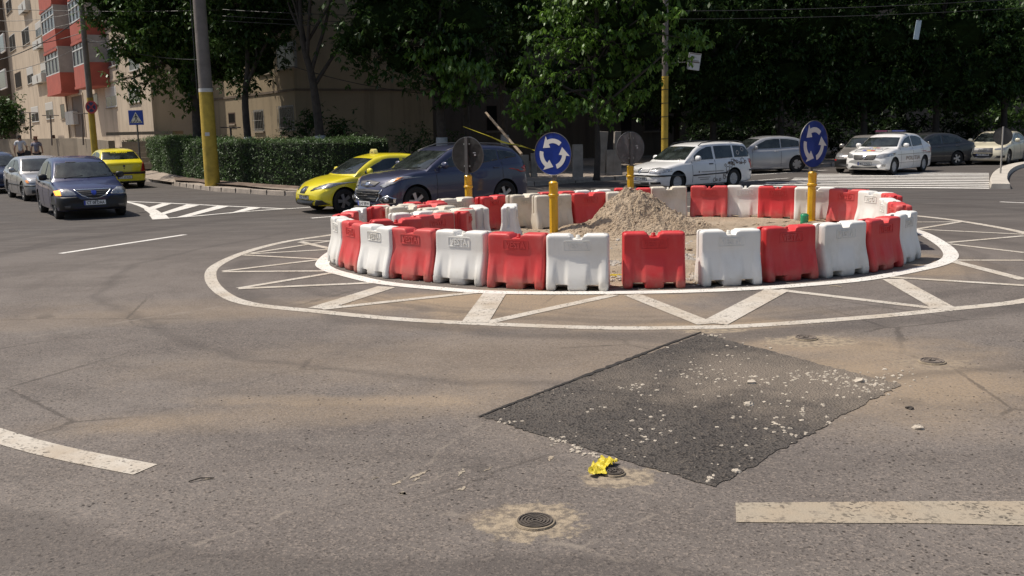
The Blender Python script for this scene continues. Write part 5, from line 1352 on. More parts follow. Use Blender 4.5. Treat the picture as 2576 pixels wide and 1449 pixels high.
def window(bl,pl,rc,parent,style='plain',name='window',raw=False):
    a0,z0,a1,z1=rc if raw else pl.rect(*rc); 
    if a1-a0>2.6 or a1-a0<.15: pass
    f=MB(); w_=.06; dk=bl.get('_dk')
    for q in ((a0,z0,a0+w_,z1),(a1-w_,z0,a1,z1),(a0+w_,z1-w_,a1-w_,z1),(a0+w_,z0,a1-w_,z0+w_)): pl.box(f,*q,-.10,.012)
    if style in('plain','shutter','three'):
        if style=='three': 
            for k in (1,2): am=a0+(a1-a0)*k/3; pl.box(f,am-.025,z0+w_,am+.025,z1-w_,-.02,.012)
            pl.box(f,a0+w_,z1-(z1-z0)*.3,a1-w_,z1-(z1-z0)*.3+.05,-.02,.010)
        else: am=(a0+a1)/2; pl.box(f,am-.03,z0+w_,am+.03,z1-w_,-.02,.012)
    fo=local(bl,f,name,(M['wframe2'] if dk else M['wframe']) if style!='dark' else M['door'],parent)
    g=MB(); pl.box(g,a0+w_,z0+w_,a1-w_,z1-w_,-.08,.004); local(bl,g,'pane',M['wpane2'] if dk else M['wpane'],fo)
    if style=='shutter': g=MB(); pl.box(g,a0+w_,z1-(z1-z0)*.45,a1-w_,z1-w_,.004,.02); local(bl,g,'shutter',M['shutter'],fo)
    if style!='none': g=MB(); pl.box(g,a0-.06,z0-.07,a1+.06,z0-.005,-.02,.08); local(bl,g,'sill',M['conc'],fo)
    if style=='bars':
        g=MB(); n=max(3,int((a1-a0)/.2))
        for k in range(n+1): a=a0+(a1-a0)*k/n; g.tube([pl.pt(a,z0,.1),pl.pt(a,z1,.1)],.010,4)
        for z in (z0+.1,(z0+z1)/2,z1-.1): g.tube([pl.pt(a0,z,.1),pl.pt(a1,z,.1)],.010,4)
        local(bl,g,'grille',M['wframe2'],fo)
    return fo
# --- block A (sunlit, receding to the left)
bA=building('apartment_block',C0,'long sunlit beige apartment block with red enclosed balconies at the left')
b=MB(); PA.box(b,0,-.5,75,19,-11,0); local(bA,b,'wall',M['wall'])
b=MB(); a,z=PA.hit(140,238); PA.box(b,.2,z-.06,26,z+.06,0,.05); PA.box(b,-.02,1.3,75,1.45,-.0,.04); local(bA,b,'string_course',M['wall'])
b=MB(); PA.box(b,-.1,18.8,75.2,19.15,-11.2,.35); local(bA,b,'roof',M['conc'])
for rc,st in (((48,275,62,312),'dark'),((79,268,97,307),'shutter'),((115,257,134,300),'shutter'),((153,262,163,299),'dark'),((266,219,293,270),'shutter'),((324,224,352,258),'plain'),
    ((38,181,54,221),'dark'),((68,168,84,211),'shutter'),((103,156,118,200),'shutter'),((171,130,186,178),'dark'),((24,86,39,129),'plain'),((55,70,74,113),'plain'),((89,54,104,93),'shutter'),((160,22,176,68),'plain'),((15,-2,30,33),'plain'),((250,120,262,160),'dark'),((235,235,246,266),'dark'),((268,120,295,168),'plain'),((324,130,350,178),'plain'),((268,20,295,66),'plain')): window(bA,PA,rc,bA,st)
a0,z0,a1,z1=PA.rect(186,240,213,345); b=MB(); PA.box(b,a0,z0,a1,z1,-.3,.01); d=local(bA,b,'door',M['door']); b=MB(); PA.box(b,a0-.15,z0,a0,z1+.15,0,.06); PA.box(b,a1,z0,a1+.15,z1+.15,0,.06); PA.box(b,a0,z1,a1,z1+.15,0,.06); local(bA,b,'door_frame',M['wall'],d)
b=MB(); a,_=PA.hit(166,200); 
b.tube([PA.pt(a,.5,.12),PA.pt(a,18.8,.12)],.07,8); local(bA,b,'drain_pipe',M['conc'])
# enclosed balconies: (x0,x1 of front, parapet top/bottom, glazing top)
for (x0,x1,yt,yb,yg,st) in ((118,153,187,236,124,'three'),(108,141,80,131,21,'three'),(96,128,-28,24,-90,'three'),(187,226,162,217,97,'three'),(176,214,50,105,-10,'three'),(168,200,-60,-8,-120,'three')):
    xm=(x0+x1)/2; off=1.15; a0,_=PA.hit(x1,(yt+yb)/2,off); a1,_=PA.hit(x0,(yt+yb)/2,off); _,zt=PA.hit(xm,yt,off); _,zb2=PA.hit(xm,yb,off); _,zg=PA.hit(xm,yg,off)
    b=MB(); PA.box(b,a0,zb2,a1,zt,0,off); PA.box(b,a0-.03,zb2-.1,a1+.03,zb2+.05,0,off+.05); bal=local(bA,b,'balcony',M['redp'])
    b=MB(); PA.box(b,a0+.03,zt,a0+.12,zg,0,off-.02); PA.box(b,a1-.12,zt,a1-.03,zg,0,off-.02); PA.box(b,a0+.05,zg,a1-.05,zg+.12,0,off); local(bA,b,'side_panel',mat('balcony_side',(.34,.31,.29),.7,var=.2,vscale=2),bal)
    b=MB(); PA.box(b,a0+.12,zt,a1-.12,zg,off-.12,off-.06); local(bA,b,'pane',M['wpane'],bal)
    b=MB(); nn_=4
    for k in range(nn_+1): am=a0+.08+(a1-a0-.16)*k/nn_; PA.box(b,am-.035,zt,am+.035,zg,off-.055,off-.0)
    for zz in (zt+.03,zt+(zg-zt)*.66,zg-.03): PA.box(b,a0+.1,zz-.035,a1-.1,zz+.035,off-.055,off+.003)
    local(bA,b,'glazing_bars',M['wframe'],bal)
# far wing at left edge
b=MB(); a,_=PA.hit(26,200); PA.box(b,a,-.5,a+30,19,0,3.2); local(bA,b,'far_wing',M['wall3'])
for rc in ((1,85,12,133),(0,175,16,225)): 
    aa,z0,ab,z1=PA.rect(*rc,3.2); b=MB(); PA.box(b,aa,z0,ab,z1,3.15,3.26); f=local(bA,b,'window',M['wframe'],bA); b=MB(); PA.box(b,aa+.12,z0+.12,ab-.12,z1-.12,3.2,3.28); local(bA,b,'pane',M['wpane'],f)
# --- block B
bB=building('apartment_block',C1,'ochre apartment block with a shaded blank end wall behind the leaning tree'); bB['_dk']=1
b=MB(); PB.box(b,0,-.5,30,19,-6.8,0); local(bB,b,'wall',M['wall2'])
b=MB(); a,z=PB.hit(720,228); PB.box(b,.0,z-.05,22,z+.05,0,.05); 
b.add([C1+fu*.0-fv*.04+Vector((0,0,z-.05)),C1+fu*6.8-fv*.04+Vector((0,0,z-.05)),C1+fu*6.8-fv*.04+Vector((0,0,z+.05)),C1-fv*.04+Vector((0,0,z+.05)),C1+Vector((0,0,z+.05)),C1+fu*6.8+Vector((0,0,z+.05))],[(0,1,2,3),(3,2,5,4)]); local(bB,b,'string_course',M['wall3'])
for rc,st in (((575,283,592,312),'dark'),((640,276,664,330),'bars'),((703,265,740,327),'bars'),((696,105,741,173),'plain'),((648,102,681,185),'dark'),((585,150,604,190),'dark'),((700,-60,741,8),'plain')): window(bB,PB,rc,bB,st)
b=MB(); PB.box(b,-.1,18.8,30.1,19.1,-7,.3); local(bB,b,'roof',M['conc'])
b=MB(); aa,z0=PB.hit(705,12,.8); PB.box(b,.6,z0,3.2,z0+.15,0,.9); PB.box(b,.6,z0+.15,3.2,z0+1.0,.82,.9); local(bB,b,'balcony',M['wall3'])
# --- block C, dark wing to the right
C2=C1+fu*6.8+fv*4.0; PC_=Plane(C2,fu,-fv)
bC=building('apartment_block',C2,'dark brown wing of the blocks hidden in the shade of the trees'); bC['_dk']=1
b=MB(); PC_.box(b,-.5,-.5,70,19,-8,0); local(bC,b,'wall',M['wall3'])
for rc,st in (((1240,92,1285,186),'plain'),((1222,264,1252,330),'dark'),((1340,270,1370,335),'dark'),((1500,110,1540,180),'plain'),((1560,265,1590,330),'dark'),((1620,260,1660,330),'dark'),((1800,260,1840,320),'plain'),((2180,265,2215,325),'plain')): window(bC,PC_,rc,bC,st)
b=MB(); PC_.box(b,-.6,18.8,70.1,19.1,-8.2,.3); local(bC,b,'roof',M['conc'])
for r_ in (bA,bB,bC):
    del r_['_b']
    if '_dk' in r_: del r_['_dk']
# far closing block at the right
b0=Vector((16,82,0)); r_=empty('apartment_block',b0,0,'far dim apartment block closing the street behind the right trees','apartment block')
b=MB(); b.box((25,5,9),(60,9,19)); b.build('wall',M['wall3'],r_)
for k in range(9):
    for zf in (2.5,5.5,8.5): 
        bb=MB(); bb.box((k*5.2-1,.46,zf),(1.4,.1,1.5)); f=bb.build('window',M['wframe'],r_); f.location=(0,0,0); q=MB(); q.box((k*5.2-1,.42,zf),(1.2,.1,1.3)); q.build('pane',M['wpane'],f)
# AC units, meter box
def wallthing(name,rc,dep,m,label,cat,pl=PA,group=None):
    a0,z0,a1,z1=pl.rect(*rc,dep); p=pl.pt((a0+a1)/2,z0,dep/2); root=empty(name,p,math.atan2(pl.t.y,pl.t.x),label,cat,group)
    b=MB(); b.box((0,0,(z1-z0)/2),(a1-a0,dep,z1-z0)); b.build('casing',m,root,bevel=.02)
    sg=1
    loc=Vector((0,0,0))
    nloc=Vector((pl.n.dot(pl.t),pl.n.dot(Vector((-pl.t.y,pl.t.x,0))),0))*(dep/2)
    b=MB()
    if name=='air_conditioner':
        Mx=Matrix.Translation(nloc+Vector((-.1*(a1-a0),0,(z1-z0)/2)))@Matrix.Rotation(R(-90 if nloc.y>0 else 90),4,'X'); b.lathe([(min(z1-z0,.8)*.36,.004),(min(z1-z0,.8)*.36,.02),(min(z1-z0,.8)*.3,.02),(0,.012)],16,Mx); b.build('fan_grille',M['reveal'],root)
        b=MB(); b.box((-.25,0,-.03),(.04,dep,.05)); b.build('bracket',M['galv'],root); b=MB(); b.box((.25,0,-.03),(.04,dep,.05)); b.build('bracket',M['galv'],root)
    else:
        for k in (-1,1): b.box(nloc+Vector((k*(a1-a0)*.24,0,(z1-z0)/2)),((a1-a0)*.42,.02,(z1-z0)*.9))
        b.build('door_leaf',M['acw'],root)
    return root
for i,(rc,l) in enumerate((((81,99,104,122),'air conditioner under the upper windows left of the top red balconies'),((80,187,104,210),'air conditioner left of the lowest red balcony on the beige block'),((231,122,250,150),'air conditioner beside the right lower red balcony'),((45,6,64,32),'air conditioner high up near the top left of the beige block'))): wallthing('air_conditioner',rc,.42,M['acw'],l,'air conditioner',group='air conditioners on the beige block')
wallthing('meter_box',(164,280,184,314),.35,M['acw'],'pale grey double door meter box on the beige wall by the entrance','meter box')
# retaining wall and steps
def wallrun(name,label,pts,th,zt,zb,m):
    base=pts[0].copy(); base.z=0; root=empty(name,base,0,label,'wall'); b=MB()
    for (p,q,t0,t1) in zip(pts,pts[1:],zt,zt[1:]):
        d=(q-p).normalized(); nn=Vector((-d.y,d.x,0))*th; p_=p-base; q_=q-base
        b.add([Vector((p_.x,p_.y,zb)),Vector((q_.x,q_.y,zb)),Vector((q_.x,q_.y,t1)),Vector((p_.x,p_.y,t0)),Vector((p_.x+nn.x,p_.y+nn.y,zb)),Vector((q_.x+nn.x,q_.y+nn.y,zb)),Vector((q_.x+nn.x,q_.y+nn.y,t1)),Vector((p_.x+nn.x,p_.y+nn.y,t0))],[(0,1,2,3),(7,6,5,4),(3,2,6,7),(0,3,7,4),(1,5,6,2)])
    b.build('wall_body',m,root); return root,base
A1=P(-120,352,62); A2=P(193,347.5,51.5); A3=P(272,354,46.5)
root,bs=wallrun('retaining_wall','stained concrete retaining wall behind the two walking people',[Vector((A1.x,A1.y,0)),Vector((A2.x,A2.y,0)),Vector((A3.x,A3.y,0))],.3,[A1.z,A2.z,A3.z],.2,M['conc'])
p0=P(137,350,54.2)-bs; b=MB(); dd=(A2-A1).normalized(); b.tube([Vector((p0.x+.05,p0.y-.25,2.15)),Vector((p0.x+.2,p0.y-.3,.7))],.11,8); b.build('rust_stained_pipe',mat('rusty',(.07,.04,.03),.9),root)
s0=P(272,360,46.8); root=empty('entrance_steps',(s0.x,s0.y,.4),0,'concrete entrance steps with a landing slab by the short hedge','steps')
b=MB(); 
for k in range(5): b.box((1.0,.6+k*.3,.15+.13*k*1.0),(2.0,.32,.3+.26*k)); 
b.build('step',M['conc'],root)
b=MB(); b.box((.6,3.3,1.75),(3.4,1.6,.16)); b.build('landing_slab',M['conc'],root)

# ------------------------------------------------------------------ poles, signs, cables
M['pconc']=mat('pole_concrete',(.20,.175,.155),.9,var=.25,vscale=3,bump=.3,bscale=15); M['yold']=mat('old_yellow_paint',(.52,.36,.05),.7,var=.35,vscale=2.2,bump=.2,bscale=12); M['wband']=mat('white_band',(.6,.58,.54),.8)
def pole(px,py,zb,label,r0,r1,H,ybase,white=False,Y=None,lean=0):
    g=G(px,py,zb) if Y is None else P(px,py,Y); g.z=zb; root=empty('utility_pole',g,0,label,'pole','concrete poles'); root.rotation_euler=(0,lean,0)
    rr=lambda z: r0+(r1-r0)*z/H
    b=MB(); b.lathe([(rr(ybase),ybase),(rr(H),H)],20); b.build('shaft',M['pconc'],root,smooth=True,angle=40)
    b=MB(); b.lathe([(rr(0)*1.05,0),(rr(.3)+.006,.3),(rr(ybase)+.006,ybase)],20); b.build('yellow_base',M['yold'],root,smooth=True,angle=40)
    if white: b=MB(); b.lathe([(rr(ybase)+.008,ybase),(rr(ybase)+.008,ybase+.13)],20,None,False); b.build('white_band',M['wband'],root,smooth=True)
    return root,g
big,gb=pole(535,467.5,.15,'thick leaning concrete pole with yellow base and white band at the kerb',.265,.20,11,3.42,True)
b=MB(); b.box((.02,-.262,1.9),(.16,.01,.13),R(12)); b.build('paper_note',M['wband'],big)
b=MB(); b.tube([Vector((-.30,-.05,3.2)),Vector((-.29,-.05,11))],.018,6); b.build('riser_cable',M['black'],big)
p2,g2=pole(239,385,.5,'slim yellow-based pole carrying the no stopping sign',.15,.11,10,3.35,False,Y=46)
p3,g3=pole(1672,372,.15,'yellow banded pole standing behind the white estate car',.14,.11,10,3.85,False,Y=40)
b=MB(); 
for z in (1.3,2.2,2.75,3.3): b.lathe([(.148,z),(.148,z+.03)],16,None,False)
b.build('strap',M['black'],p3)
# no stopping sign
c=P(230,269.5,45.7); root=empty('no_stopping_sign',c,R(-90-8),'round blue and red no stopping sign on the slim yellow pole','traffic sign')
Mx=Matrix(((0,0,1,0),(1,0,0,0),(0,1,0,0),(0,0,0,1)))
D=.60; b=MB(); b.lathe([(D/2,0),(D/2,.02),(D/2-.075,.02),(D/2-.075,.0)],40,Mx,False); M['sred']=mat('sign_red',(.45,.05,.05),.5); b.build('red_rim',M['sred'],root)
b=MB(); b.lathe([(D/2-.07,.012),(0,.012)],40,Mx); M['sblue2']=mat('sign_blue_faded',(.06,.10,.22),.5); b.build('blue_face',M['sblue2'],root)
b=MB()
for a in (45,-45): b.box((.018,0,0),(.006,.44,.06),M=Matrix.Rotation(R(a),4,'X'))
b.build('red_cross',M['sred'],root)
b=MB(); b.lathe([(D/2,-.002),(0,-.002)],40,Mx); b.build('back_plate',M['sback'],root)
# pedestrian crossing sign
c=P(336,296,41.5); g=Vector((c.x+.08,c.y+.06,.15)); root=empty('crossing_sign',g,R(-90-3),'square blue pedestrian crossing sign in front of the hedge','traffic sign')
b=MB(); b.tube([(-.05,.0,0),(-.05,0,c.z-.15+.2)],.035,10); b.build('post',M['galv'],root)
z0=c.z-.15; b=MB(); b.box((0,0,z0),(.02,.64,.62)); b.build('blue_panel',M['sblue'],root,bevel=.008)
b=MB(); b.prism([(-.26,-.22),(.26,-.22),(.0,.24)],.011,.014,Matrix(((0,0,1,0),(1,0,0,0),(0,1,0,z0),(0,0,0,1)))); tri=b.build('white_triangle',M['swhite'],root)
fig=[(-.02,.14),(.02,.14),(.035,.17),(.02,.20),(-.02,.20),(-.035,.17)]
b=MB(); MM=Matrix(((0,0,1,0),(1,0,0,0),(0,1,0,z0-.02),(0,0,0,1))); b.prism([(x*1,y-.03) for x,y in fig],.015,.017,MM)
for q in ([(-.02,.10),(.03,.10),(.035,-.02),(-.02,-.02)],[(-.02,-.02),(.01,-.02),(-.07,-.18),(-.10,-.17)],[(.01,-.02),(.035,-.02),(.09,-.16),(.06,-.18)],[(-.02,.10),(-.02,.07),(-.09,.0),(-.105,.02)],[(.03,.10),(.09,.03),(.075,.01),(.03,.07)]): b.prism(q,.015,.0175,MM)
for x in (-.20,-.13,.0,.13,.19): b.prism([(x-.02,-.19),(x+.02,-.19),(x+.02,-.14),(x-.02,-.14)],.015,.0165,MM)
b.build('walking_figure',M['black'],tri)
# back of a small sign on the right island
g=G(2516,447); root=empty('small_sign',(g.x,g.y,0),R(65),'back of a small round sign on a thin post in front of the cream saloon','traffic sign')
b=MB(); b.tube([(0,0,0),(0,0,1.75)],.028,8); b.build('post',mat('pale_post',(.35,.33,.3),.6),root)
Mx2=Matrix(((0,0,1,.03),(1,0,0,0),(0,1,0,1.42),(0,0,0,1))); b=MB(); b.lathe([(.30,-.0),(.30,.014),(0,.014)],36,Mx2); b.build('disc',M['sback'],root)
b=MB(); b.lathe([(.305,-.006),(.305,.018),(.285,.018),(.285,-.006)],36,Mx2,False); b.build('rim',M['galv'],root)
# stop flag sign and added pale panel in the trees
c=P(1746,155,39.5); root=empty('bus_stop_sign',c,R(-90),'white framed rectangular sign sticking out beside the leaves','sign')
b=MB(); b.box((0,0,0),(.03,.50,.66),M=Matrix.Rotation(R(-8),4,'X')); b.build('panel',mat('stop_panel',(.62,.62,.6),.5),root,bevel=.005)
b=MB(); 
for (y,z,w_,h_) in ((0,.30,.44,.03),(0,-.02,.44,.05),(-.22,.0,.02,.6),(-.0,.04,.36,.02)): b.box((.02,y+z*.14,z),(.01,w_,h_),M=Matrix.Rotation(R(-8),4,'X'))
b.build('frame_bar',M['reveal'],root); b=MB(); b.tube([(-.02,-.1,0),(-.02,-1.35,-.06)],.02,6); b.build('arm',M['galv'],root)
c=P(2308,75,38); root=empty('added_panel',c,R(-90),'narrow pale blue panel added high among the dark trees on the right','panel')  # panel and its bracket made up to stand for a pale blue shape
b=MB(); b.box((0,0,0),(.03,.20,.72),M=Matrix.Rotation(R(-7),4,'X')); b.build('board',mat('pale_blue_board',(.42,.52,.58),.5),root); b=MB(); b.box((0,0.045,.37),(.03,.03,.1)); b.build('bracket',M['galv'],root)
# cables
def cable(p,q,sag,rad,lab):
    pts=[p.lerp(q,t)-Vector((0,0,sag*4*t*(1-t))) for t in np.linspace(0,1,14)]; base=pts[0].copy(); b=MB(); b.tube([x-base for x in pts],rad,5); o=b.build('overhead_cable',M['black'],loc=base); tag(o,lab,'cable','overhead cables')
top2=P(205,5,46)
for (a,c,s,rd,l) in (((-40,20,44),(700,19,38),.15,.013,'highest thin cable running level above the beige block windows'),((-40,50,46),(205,28,46),.2,.012,'cable from the left edge to the top of the slim pole, upper'),((-40,75,46),(210,50,46),.25,.012,'cable from the left edge to the slim pole, passing the top balconies'),
    ((-40,122,46),(214,80,46),.2,.015,'sagging cable from the left edge rising to the slim pole beside the red balcony'),((-40,160,46),(203,45,46),.3,.022,'thick cable rising steeply from the left edge to the slim pole'),((-40,185,46),(214,110,46),.3,.012,'lowest cable from the left edge to the slim pole'),
    ((213,94,46),(500,150,38),.25,.014,'cable from the slim pole to the thick pole through the tree'),((214,105,46),(345,88,44),.1,.024,'thick drooping cable from the slim pole into the tree'),((560,24,37),(1260,40,36),.1,.014,'upper cable crossing in front of the blank end wall'),((560,40,37),(1260,58,36),.1,.012,'second cable crossing in front of the blank end wall'),((560,52,37),(1260,66,36),.12,.012,'third cable crossing in front of the blank end wall'),
    ((740,168,38),(1260,240,36),.35,.014,'sagging cable low across the blank end wall'),((1690,28,36),(2600,-5,36),.1,.012,'pale thin cable at the top right over the dark trees'),((1690,48,36),(2600,18,36),.1,.010,'second thin cable at the top right over the dark trees')):
    cable(P(*a),P(*c),s,rd,l)
# laundry posts
for (px,yt,yb,Y,l) in ((75,283,352,55,'leftmost thin T-shaped washing line post'),(127,290,352,53,'second T-shaped washing line post before the beige block'),(206,285,350,50,'T-shaped washing line post by the entrance door'),(580,320,362,43.5,'T-shaped washing line post beyond the hedge by the thick pole')):
    t=P(px,yt,Y); bz=P(px+2.5,yb,Y); root=empty('laundry_post',(bz.x,bz.y,bz.z-.3),0,l,'post','washing line posts'); b=MB(); b.tube([(0,0,0),(t.x-bz.x,0,t.z-bz.z+.3)],.045,6); b.build('upright',M['reveal'],root); b=MB(); dx=t.x-bz.x; b.tube([(dx-.45,0,t.z-bz.z+.3),(dx+.45,0,t.z-bz.z+.28)],.03,6); b.build('crossbar',M['reveal'],root)
# wooden prop and yellow tape
a=P(1222,283,33); c=P(1312,388,31.5); base=c; b=MB(); b.tube([c-base,a.lerp(c,.5)-base,a-base],[.05,.045,.04],6); tag(b.build('wooden_prop',mat('raw_timber',(.40,.30,.20),.8,var=.3,vscale=8),loc=base),'slanting wooden pole behind the dark crossover','wooden pole')
pp=[P(x,y,31.6) for x,y in ((1165,318),(1205,333),(1242,347),(1262,356),(1285,362),(1310,366),(1330,373),(1345,378))]; base=pp[2].copy(); vs=[];fs=[]
for i,p in enumerate(pp):
    w_=.010 if i<2 or i>5 else .022+.016*(i%2); vs+=[p-base+Vector((0,.02*math.sin(i*2),w_*.6)),p-base-Vector((0,.03*math.sin(i*3),w_))]
for i in range(len(pp)-1): fs.append((2*i,2*i+1,2*i+3,2*i+2))
b=MB(); b.add(vs,fs); o=b.build('barrier_tape',mat('yellow_tape',(.62,.52,.04),.5),loc=base,fix=False); o.modifiers.new('s','SOLIDIFY').thickness=.004; tag(o,'crumpled yellow tape tied to the slanting wooden pole','tape')
# concrete posts and slabs behind
M['slab']=mat('slab_concrete',(.30,.27,.24),.9,var=.3,vscale=3)  # one warm grey concrete tone for the posts and slabs
for (x0,x1,yt,yb,l,tl) in ((1441,1466,362,454,'square concrete post just right of the nearest blue sign',0),(1497,1520,330,392,'leaning concrete post left of the thin tree stem',5),(1336,1350,384,430,'low pale concrete block left of the nearest blue sign',0),(1302,1330,388,428,'pale block beside the end of the wooden pole',0),(1524,1562,375,430,'broad pale concrete slab behind the grey sign back',0),(1540,1556,330,375,'narrow slab standing behind the broad one',3)):
    p=G((x0+x1)/2,yb,.14) if yb>440 else P((x0+x1)/2,yb,37.5); Y=p.y; s_=Y/2400; w_=(x1-x0)*s_; h_=(yb-yt)*s_*1.02
    z0=max(.1,p.z) if yb>440 else .14; h_=HC-((yt-(318-.021*((x0+x1)/2-1288)))*s_)-z0
    o=MB(); o.box((0,0,h_/2),(w_,.22,h_)); o.box((0,0,.06),(w_*1.12,.3,.12)); oo=o.build('concrete_block',M['slab'],bevel=.015,loc=(p.x,Y,z0)); oo.rotation_euler=(0,R(tl),R(8)); tag(oo,l,'concrete block','concrete posts and slabs by the kerb')

# ------------------------------------------------------------------ trees
tree(497,362,42,'big dark tree beside the thick pole, its crown covering the left top',[(230,-20,1,1.5,.9),(290,10,1,1.7,1.1),(330,60,1,1.3,1.0),(350,130,1,1.3,.9),(420,60,0,2.0,1.6),(400,190,1,1.2,.7),(470,200,0,1.1,.9),(480,252,0,.35,.5),(540,60,0,2.1,1.7),(610,60,0,1.7,1.5),(560,170,1,1.3,1.1),(420,-60,0,2.6,1.6),(560,-80,0,2.6,1.8),(330,200,1,.9,.5),(360,226,1,.7,.4),(460,-180,1,3,2),(300,-100,1,2.2,1.4),(260,30,1,1.0,.7),(380,90,.5,1.5,1.2),(440,130,0,1.5,1.3),(520,120,0,1.6,1.3),(590,130,1,1.3,1.2),(400,10,0,2.0,1.5),(690,0,1,1.8,1.3)],M['leafm'],.27,.3,dens=24,seed=11,path=[(500,362),(494,250),(488,120),(480,0),(470,-120)])
tree(628,362,39,'two-stemmed dark tree with lime-washed foot behind the hedge',[(690,40,0,1.4,1.1),(640,110,0,1.3,1.0),(660,-40,0,2.0,1.5),(700,80,-.5,.8,.6),(720,40,0,.8,.7),(620,200,0,.8,.7),(600,60,0,1.6,1.4),(650,150,.5,1.2,1.0),(560,-60,0,2.4,1.6),(620,-160,0,3,1.6)],M['leafd'],.17,.3,dens=20,seed=12,path=[(628,362),(617,270),(622,190),(625,80),(640,-60)])
tree(811,366,37.5,'leaning bare-trunked tree with white foot in front of the blank end wall',[(760,-90,0,2.2,1.2),(840,-110,0,2.4,1.4),(900,-60,0,1.6,1.0),(700,-60,0,1.5,.8),(940,-20,1,1.2,.6),(820,-220,0,3.4,1.8),(700,-200,0,3,1.6)],M['leafm'],.2,.3,dens=16,seed=13,path=[(812,366),(800,300),(786,200),(765,120),(757,60),(752,-60)],limbs=True)
tree(1112,362,36,'dark tree with flared white foot left of the back sign post',[(960,60,0,2.2,1.5),(900,100,0,1.1,1.1),(1040,40,0,2.2,1.6),(1100,150,0,1.5,1.1),(1160,60,0,1.8,1.5),(960,-60,0,2.6,1.5),(1110,-80,0,2.8,1.6),(1010,150,0,1.1,.9),(1130,220,0,.9,.7),(1060,190,-.5,.9,.7),(1180,150,0,1.2,.9),(930,160,0,.8,.8),(1040,-220,0,3.6,1.8)],M['leafd'],.2,.15,dens=17,seed=14,path=[(1112,362),(1108,280),(1098,180),(1090,60),(1080,-80)])
tree(1180,348,37,'slim dark tree with white foot behind the dark round sign back',[(1130,120,-2,1.0,.8),(1080,150,-2,.8,.5),(1180,150,-2,1.0,.7),(1150,190,-2,.8,.5),(1210,190,-2,.6,.5),(1120,235,-2,.5,.4)],M['leafb'],.14,.15,dens=14,seed=15,droop=1.0,size=.22,path=[(1180,350),(1172,260),(1176,180),(1170,60),(1165,-80)])
tree(1500,352,34,'bright yellow-green tree in the centre, catching the sun',[(1440,30,0,1.0,.7),(1410,90,-.3,.9,.7),(1360,120,-.3,.8,.6),(1480,120,0,1.2,.9),(1560,60,0,1.1,.9),(1620,120,-.3,1.0,.8),(1540,170,-.4,1.0,.8),(1350,190,-.5,.8,.7),(1300,250,-.5,.6,.5),(1370,270,-.3,.9,.6),(1460,240,-.2,1.0,.7),(1640,30,0,1.2,.8),(1700,110,0,.8,.6),(1740,100,0,.5,.35),(1500,-40,0,2.2,1.2),(1650,-60,0,2.0,1.2),(1400,-10,0,1.0,.7),(1600,220,0,.8,.5),(1330,300,0,.5,.4),(1540,270,.2,.7,.5)],M['leafb'],.12,.15,dens=17,seed=16,droop=.75,size=.19,lime=False)
tree(1265,340,42,'dark tree filling the gap left of the bright central tree',[(1270,80,0,2.2,1.6),(1230,0,0,2.4,1.6),(1290,180,0,1.6,1.2),(1330,40,0,2.0,1.6),(1250,-90,0,3,1.6),(1400,200,1,1.6,1.1),(1330,270,1,1.2,.6)],M['leafd'],.17,.15,dens=15,seed=17)
